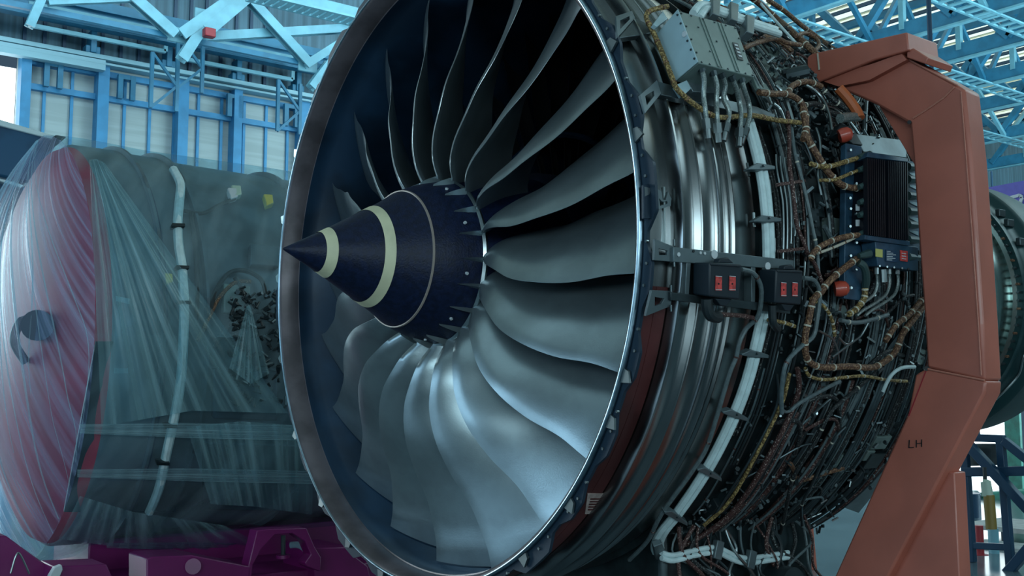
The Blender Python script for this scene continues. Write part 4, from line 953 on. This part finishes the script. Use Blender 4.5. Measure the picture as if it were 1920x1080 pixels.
# white-blue diagonal braces near the wall
def brace(pts, w, y, lab):
    a = ony(*pts[0], y); b = ony(*pts[1], y)
    d = (b - a).normalized(); a2 = a
    w *= .78; mb = MB().ibeam(a, b, w, w * .8, .05, (0, 1, 0)); o = mb.build('roof_brace', MT['blue_lt'], None, smooth=False)
    tag(o, lab, 'brace', 'pale braces at the left roof edge')
yb = 18.5
brace([(84, -18), (55, 50)], .22, yb, 'short pale brace at the far left, sloping down-left above the railing')
brace([(90, 5), (255, -2)], .16, yb, 'thin pale horizontal strut at the picture top left')
brace([(245, -8), (328, 66)], .30, yb, 'pale brace falling rightwards to the left joint')
brace([(470, -12), (385, 60)], .36, yb, 'thick pale brace rising from the red-tipped joint to top middle')
brace([(392, 30), (340, 112)], .30, yb, 'pale brace dropping down-left from the middle joint')
brace([(338, 66), (440, -6)], .34, yb, 'wide pale brace rising right from the left joint')
brace([(458, -12), (580, 122)], .28, yb, 'long pale brace falling rightwards towards the engine rim')
brace([(375, 70), (680, 52)], .26, yb + .3, 'nearly level pale strut crossing the long falling brace')
brace([(583, 165), (618, 118)], .28, yb, 'short pale brace touching the engine rim')
brace([(572, 122), (660, 66)], .24, yb, 'pale brace rising behind the engine rim')
p = ony(392, 62, yb - .2); tag(MB().box(p, (.25, .2, .2)).build('brace_shoe', MT['red_post'], None, bevel=.02), 'small red shoe on the tip of a pale roof brace', 'joint')
for i, (px, py) in enumerate([(335, 66), (577, 122), (385, 32)]):
    p = ony(px, py, yb + .1); tag(MB().box(p, (.5, .06, .35)).build('gusset_plate', MT['blue_lt'], None, bevel=.02), 'pale gusset plate joining the roof braces, ' + ['at the left joint', 'beside the engine rim', 'at the middle joint'][i], 'plate')
    p2 = p + Vector((.2, 1.4, -1.45)); tag((lambda c: MB().beam(c + Vector((-.3, 0, .1)), c + Vector((-.3, 0, 1.4)), .08, .08).beam(c + Vector((.3, 0, .1)), c + Vector((.3, 0, 1.4)), .08, .08).beam(c + Vector((-.3, 0, .1)), c + Vector((.3, 0, .7)), .06, .06).beam(c + Vector((.3, 0, .7)), c + Vector((-.3, 0, 1.4)), .06, .06))(p2).build('truss_post', MT['blue'], None), 'dark lattice post below the gusset plate, ' + ['at the left joint', 'beside the engine rim', 'at the middle joint'][i], 'post')
zt_ = ony(460, -14, yb).z
tag(MB().beam((-12, yb, zt_ + .1), (16, yb, zt_ + .1), .25, .3).build('edge_girder', MT['blue_lt'], None, smooth=False), 'pale girder along the left roof edge joining the tops of the pale braces', 'girder')
tag(MB().beam((-12, yb + .15, ony(340, 68, yb).z), (16, yb + .15, ony(340, 68, yb).z), .12, .12).build('lower_edge_girder', MT['blue'], None, smooth=False), 'slim blue tie running behind the lower joints of the pale braces', 'girder')
# ladder-like lattice at the top
def lattice(a, b, w, lab, m='blue_lt', n=14, th=.07):
    a = Vector(a); b = Vector(b); d = (b - a).normalized(); sd = d.cross(Vector((0, 0, 1))).normalized()
    mb = MB().beam(a + sd * w / 2, b + sd * w / 2, th, .05).beam(a - sd * w / 2, b - sd * w / 2, th, .05)
    for k in range(n): 
        c = a + (b - a) * (k + .5) / n; mb.beam(c - sd * w / 2, c + sd * w / 2, th * 1.8, .04)
    tag(mb.build('lattice_girder', MT[m], None, smooth=False), lab, 'lattice girder', 'lattice girders under the roof')
a = ony(470, -8, 17); b = ony(700, 50, 17); lattice((a.x, 17, (a.z + b.z) / 2), (b.x, 17, (a.z + b.z) / 2), .5, 'ladder-like lattice girder crossing the top left beside the engine', n=16)

# roof sheets and trusses on the right
ZR = 14.8
rs = MB(); y = -20
while y < 22: 
    rs.box((25, y + .5, ZR + .1), (110, .98, .08)); y += 1.0
struct('ceiling', rs, MT['roof'])
sk = MB(); x = 13.1
k = 0
while x < 62:
    sk.box((x, 3, ZR), (.78, 38, .04)); x += 1.1; k += 1
struct('window_3', sk, MT['skylight'])
pl = MB(); x = -9.5
while x < 62: pl.beam((x, -18, ZR - .2), (x, YW, ZR - .2), .08, .12); x += 1.1
o = struct('trim_4', pl, MT['blue_dk'])
ZB = 12.0
TX = [17.2, 21.17, 25.2, 28.3, 31.6, 34.8, 39.7, 44.9, 50.5, 56, 61.5]
ordn = ['nearest', 'second', 'third', 'fourth', 'fifth', 'sixth', 'seventh', 'eighth', 'ninth', 'tenth', 'farthest']
for i, x in enumerate(TX):
    t = empty('roof_truss', (x, 0, ZB), 'blue steel roof truss spanning the hangar, %s of the row above the stand' % ordn[i], 'roof truss', 'roof trusses')
    def bl(mb, n, m): 
        mb.v = [(a - x, b, c - ZB) for a, b, c in mb.v]; return mb.build(n, MT[m], t, smooth=False)
    mb = MB().beam((x, -16, ZB + .28), (x, YW - .3, ZB + .28), .10, .46); bl(mb, 'bottom_chord', 'blue')
    mb = MB().beam((x, -16, ZB), (x, YW - .3, ZB), .20, .06); bl(mb, 'chord_flange', 'blue_lt')
    mb = MB().beam((x, -16, ZB + 2.2), (x, YW - .3, ZB + 2.2), .2, .2); bl(mb, 'top_chord', 'blue')
    y = 2.0; kk = 0
    while y < YW - 2:
        m_ = 'blue' if kk % 2 else 'blue_lt'
        bl(MB().beam((x, y, ZB + .3), (x, y + 1.6, ZB + 2.1), .22, .22), 'diagonal', 'blue')
        bl(MB().beam((x, y + 1.6, ZB + 2.1), (x, y + 3.2, ZB + .3), .22, .22), 'diagonal', 'blue')
        bl(MB().beam((x, y + 1.6, ZB + .3), (x, y + 1.6, ZB + 2.1), .16, .16, (1, 0, 0)), 'upright', 'blue_lt' if kk % 2 else 'blue')
        y += 3.2; kk += 1
for i, y in enumerate((7.0, 10.6, 14.2, 17.8)):
    lattice((16, y, ZB - .02), (58, y, ZB - .02), .55, 'ladder-like lattice girder under the trusses, %s from the camera side' % ['first', 'second', 'third', 'fourth'][i], n=96, th=.08)
    mb = MB()
    for k in range(10):
        xa = TX[k]; xb = TX[k + 1] if k < 9 else 60
        mb.beam((xa, y, ZB + .1), ((xa + xb) / 2, y, ZB + 2.1), .14, .14); mb.beam(((xa + xb) / 2, y, ZB + 2.1), (xb, y, ZB + .1), .14, .14)
    tag(mb.build('cross_bracing', MT['blue_lt' if i % 2 else 'blue'], None, smooth=False), 'zigzag roof bracing above the lattice girder, %s from the camera side' % ['first', 'second', 'third', 'fourth'][i], 'bracing', 'roof bracing')
# extra dark lattice posts inside roof
# hoist cable
a = onx(1746, 126, 6.0); b = onx(1744, -120, 6.0)
tag(MB().tube([Vector((6, a.y, 12.2)), Vector((6, a.y, 2.4))], .022, 8).build('hoist_cable', MT['blue_dk'], None), 'thin dark vertical hoist cable hanging behind the orange arm top', 'cable')

# aircraft parts at the left edge
wg = empty('aircraft_cowling', (0, 0, 0), 'dark blue aircraft panel with bright edge at far left above the film', 'aircraft part')
Yw = 8.2
MB().prism(py_([(-260, 148), (0, 226), (112, 258), (108, 268), (60, 345), (-260, 270)], Yw), (0, 1.5, 0)).build('upper_skin', MT['wing'], wg, bevel=.03)
MB().prism(py_([(-260, 146), (0, 224), (102, 254), (112, 262), (100, 262), (0, 236), (-260, 158)], Yw - .03), (0, .2, 0)).build('upper_edge', MT['wing_edge'], wg, bevel=.01)
MB().prism(py_([(-260, 270), (0, 334), (46, 350), (30, 420), (-260, 420)], Yw + .2), (0, 1.0, 0)).build('lower_skin', MT['wing'], wg, bevel=.03)
MB().prism(py_([(-260, 266), (0, 330), (44, 346), (40, 353), (0, 340), (-260, 276)], Yw + .1), (0, .2, 0)).build('lower_edge', MT['wing_edge'], wg, bevel=.01)
MB().prism(py_([(104, 252), (126, 256), (112, 268), (92, 284), (96, 268)], Yw - .1), (0, .3, 0)).build('corner_fitting', MT['rubber'], wg, bevel=.02)
MB().beam((.0, Yw + .9, 0), (.0, Yw + .9, 4.2), .3, .3, (1, 0, 0)).build('support_prop', MT['blue_dk'], wg)

# violet tail panel far right
tp = empty('tail_panel', (0, 0, 0), 'violet panel with thin white angular outline behind the engine at right edge', 'aircraft part')
Xp = 14.
def pxx(pts, x=Xp): return [onx(a, b, x) for a, b in pts]
MB().prism(pxx([(1800, 360), (1850, 352), (1990, 325), (1990, 700), (1800, 700)]), (.2, 0, 0)).build('panel', MT['purple'], tp)
mk = MB()
L = [(1890, 372), (1912, 366), (1917, 370), (1906, 398)]
for a, b in zip(L, L[1:]): mk.beam(onx(*a, Xp - .02), onx(*b, Xp - .02), .05, .03, (1, 0, 0))
mk.build('white_outline', MT['white_print'], tp)
zb_ = onx(1850, 700, Xp)
MB().beam((Xp + .1, zb_.y - .6, 0), (Xp + .1, zb_.y - .6, zb_.z + .1), .15, .15, (1, 0, 0)).build('panel_prop', MT['blue_dk'], tp)

# work platform bottom right
Xs = 7.0
ws = empty('work_platform', (0, 0, 0), 'navy blue tubular work platform at bottom right behind the orange leg', 'work platform')
def wbeam(n, a, b, w=.07, m='blue_dk', x=Xs, p=ws, z0=False):
    A = onx(*a, x); B2 = onx(*b, x)
    if z0: B2 = ext(A, B2, 0) if False else Vector((x, B2.y, 0.0))
    return MB().beam(A, B2, w, w, (1, 0, 0)).build(n, MT[m], p, bevel=.006)
wbeam('leg', (1808, 835), (1824, 1085), z0=True); wbeam('leg', (1876, 826), (1896, 1085), z0=True)
wbeam('top_rail', (1802, 820), (1884, 823)); wbeam('top_rail', (1806, 885), (1935, 883), .085, x=Xs - .02)
wbeam('brace', (1812, 830), (1935, 962), .085, x=Xs - .1); wbeam('brace', (1882, 826), (1940, 872), .075)
wbeam('rung', (1808, 1022), (1892, 1026), .06); wbeam('brace', (1880, 1085), (1935, 1022), .085, x=Xs - .2)
wbeam('rung', (1796, 1032), (1830, 1036), .06, x=Xs + .8)
MB().prism([onx(1812, 832, Xs + .1), onx(1872, 832, Xs + .1), onx(1872, 872, Xs + .1), onx(1812, 874, Xs + .1)], (.03, 0, 0)).build('side_panel', MT['steel_dark'], ws)
wbeam('upright', (1829, 795), (1832, 820), .05)
pc_ = empty('hoist_pendant', onx(1845, 900, Xs - .3), 'ochre and pale green hoist pendant hanging from the blue platform rail', 'pendant control')
o_ = pc_.location
def rel(mb, n, m, bevel=0): mb.v = [(a - o_.x, b - o_.y, c - o_.z) for a, b, c in mb.v]; return mb.build(n, MT[m], pc_, bevel=bevel)
xx = Xs - .3
rel(MB().tube([onx(1854, 928, xx), onx(1859, 992, xx)], .048, 14), 'body', 'pend_y'); rel(MB().tube([onx(1846, 903, xx), onx(1848, 903, xx), onx(1852, 930, xx)], [.03, .044, .05], 14), 'cap', 'pend_w'); rel(MB().tube([onx(1846, 876, xx), onx(1847, 904, xx)], .018, 8), 'cable', 'rubber')
rp = MB().tube([Vector((Xs + .5, onx(1835, 985, Xs + .5).y, 0)), onx(1835, 985, Xs + .5)], .042, 12).build('red_prop', MT['red_post'], None); tag(rp, 'red steel prop with round collar under the plank bench', 'prop')
c_ = onx(1837, 1047, Xs + .5); MB().tube([c_ - Vector((0, 0, .04)), c_ + Vector((0, 0, .04))], .085, 16).build('collar', MT['red_post'], rp)
o = MB().tube([Vector((Xs + .7, onx(1862, 990, Xs + .7).y, 0)), onx(1862, 990, Xs + .7)], .05, 12).build('blue_prop', MT['blue_lt'], None); tag(o, 'pale blue prop standing right of the red prop', 'prop')
# plank benches
def bench(a, b, x, dx, z_, lab):
    A = onx(a[0], a[1], x); B2 = onx(b[0], b[1], x); yc = (A.y + B2.y) / 2; w = abs(A.y - B2.y)
    r = empty('plank_bench', (x, yc, 0), lab, 'bench', 'plank benches')
    MB().box((dx / 2, 0, A.z), (dx, w, .05)).build('top', MT['plank'], r)
    for sx in (.1, dx - .1):
        for sy in (-w / 2 + .08, w / 2 - .08): MB().box((sx, sy, A.z / 2), (.06, .06, A.z)).build('leg', MT['blue_dk'], r)
bench((1800, 985), (2010, 992), 8.6, .9, 0, 'pale plank bench nearest the blue platform')
bench((1806, 1022), (2010, 1028), 7.95, .45, 0, 'low plank bench below the taller plank bench')
# green machine
gm = empty('green_machine', (0, 0, 0), 'green workshop machine with round valves beyond the plank benches', 'machine')
XG = 13.
MB().prism(pxx([(1822, 925), (1905, 920), (1960, 925), (1960, 975), (1822, 972)], XG), (1.0, 0, 0)).build('body', MT['green'], gm, bevel=.03)
MB().prism(pxx([(1795, 955), (1830, 955), (1830, 978), (1795, 978)], XG), (1.0, 0, 0)).build('base', MT['green'], gm, bevel=.03)
for px, py in [(1828, 932), (1825, 962), (1862, 958)]:
    c_ = onx(px, py, XG - .05); MB().tube([c_, c_ - Vector((.12, 0, 0))], .11, 16).build('valve_wheel', MT['steel'], gm)
MB().prism(pxx([(1868, 950), (1880, 948), (1880, 968), (1868, 968)], XG - .02), (.1, 0, 0)).build('label', MT['white_print'], gm)
A = onx(1830, 970, XG); MB().box((XG + .5, A.y - .8, A.z / 2), (.8, 2.0, A.z)).build('plinth', MT['steel_dark'], gm)
o = MB().beam((XG + 2, onx(1905, 800, XG + 2).y, 0), (XG + 2, onx(1905, 800, XG + 2).y, 3.2), .26, .26, (1, 0, 0)).build('green_post', MT['green'], None); tag(o, 'green post standing right of the bright doorway at right edge', 'post')
o = MB().box(onx(1880, 793, 30), (.3, 1.4, .6)).beam(onx(1880, 793, 30), onx(1880, 793, 30) + Vector((0, 0, 8)), .06, .06, (1, 0, 0)).build('hanging_unit', MT['blue_dk'], None, bevel=.05); tag(o, 'dark unit hanging in front of the bright far doorway', 'hanging unit')
bt = MB(); p = onx(1806, 968, 10.5); bt.tube([Vector((p.x, p.y, 0)), Vector((p.x, p.y, p.z + .3))], .22, 18); tag(bt.build('blue_drum', MT['blue_dk'], None), 'dark blue drum beyond the platform beside the orange leg', 'drum')

# put every root at the base of its thing; its parts keep their places
for root, loc in ((eng, (0, 0, H)), (arm, (X0, -1.6, 0)), (e2, (0, 4.1, .45)), (wr, (0, 4.1, .4)), (st, (.3, 3.6, 0)), (wg, (.2, 9, 0)), (tp, (14, 2.5, 0)), (ws, (7, 1.6, 0)), (gm, (14.5, 3.2, 0))):
    root.location = loc
    for ch in root.children: ch.location = ch.location - Vector(loc)

# ============================================================== LIGHT
w = bpy.data.worlds.new('world'); bpy.context.scene.world = w; w.use_nodes = True
w.node_tree.nodes['Background'].inputs[0].default_value = (.30, .52, .78, 1); w.node_tree.nodes['Background'].inputs[1].default_value = .15
def area(name, loc, target, sx, sy, power, color):
    l = bpy.data.lights.new(name, 'AREA'); l.shape = 'RECTANGLE'; l.size = sx; l.size_y = sy; l.energy = power; l.color = color
    o = bpy.data.objects.new(name, l); col.objects.link(o); o.location = loc
    d = Vector(target) - Vector(loc); o.rotation_euler = d.to_track_quat('-Z', 'Y').to_euler(); return o
area('side_door_daylight', (-9.5, -15, 3.9), (0, 0, 2.9), 16, 2.2, 1100, (.68, .92, 1.0))
area('front_blue_fill', (-20, 1, 4.5), (0, 0, 2.2), 12, 6, 800, (.50, .78, 1.0))  # added blue fill for the fan face; the front wall has no opening
area('left_door_daylight', (-5.5, 15, 4.5), (-1, 4, 1.8), 5, 5, 900, (.75, .95, 1.0))
area('roof_daylight_front', (-7, -3, 12), (0, 0, 2), 8, 8, 110, (.60, .88, 1.0))
area('side_door_daylight_rear', (5, -16, 4.2), (2, 0, 2.2), 8, 3, 330, (.68, .92, 1.0))
area('roof_daylight_right', (16, -6, 12), (9, 2, 2), 12, 8, 700, (.62, .90, 1.0))
area('wall_wash', (8, 12, 13), (10, 22, 6), 24, 4, 1500, (.60, .88, 1.0))
area('roof_uplight', (30, -4, 4), (32, 12, 14), 26, 6, 8500, (.60, .90, 1.0))

sc = bpy.context.scene
sc.view_settings.view_transform = 'Standard'; sc.view_settings.look = 'None'; sc.view_settings.gamma = 1
sc.view_settings.use_curve_mapping = False; sc.view_settings.exposure = 0.0
sc.cycles.transparent_max_bounces = 12; sc.cycles.max_bounces = 6
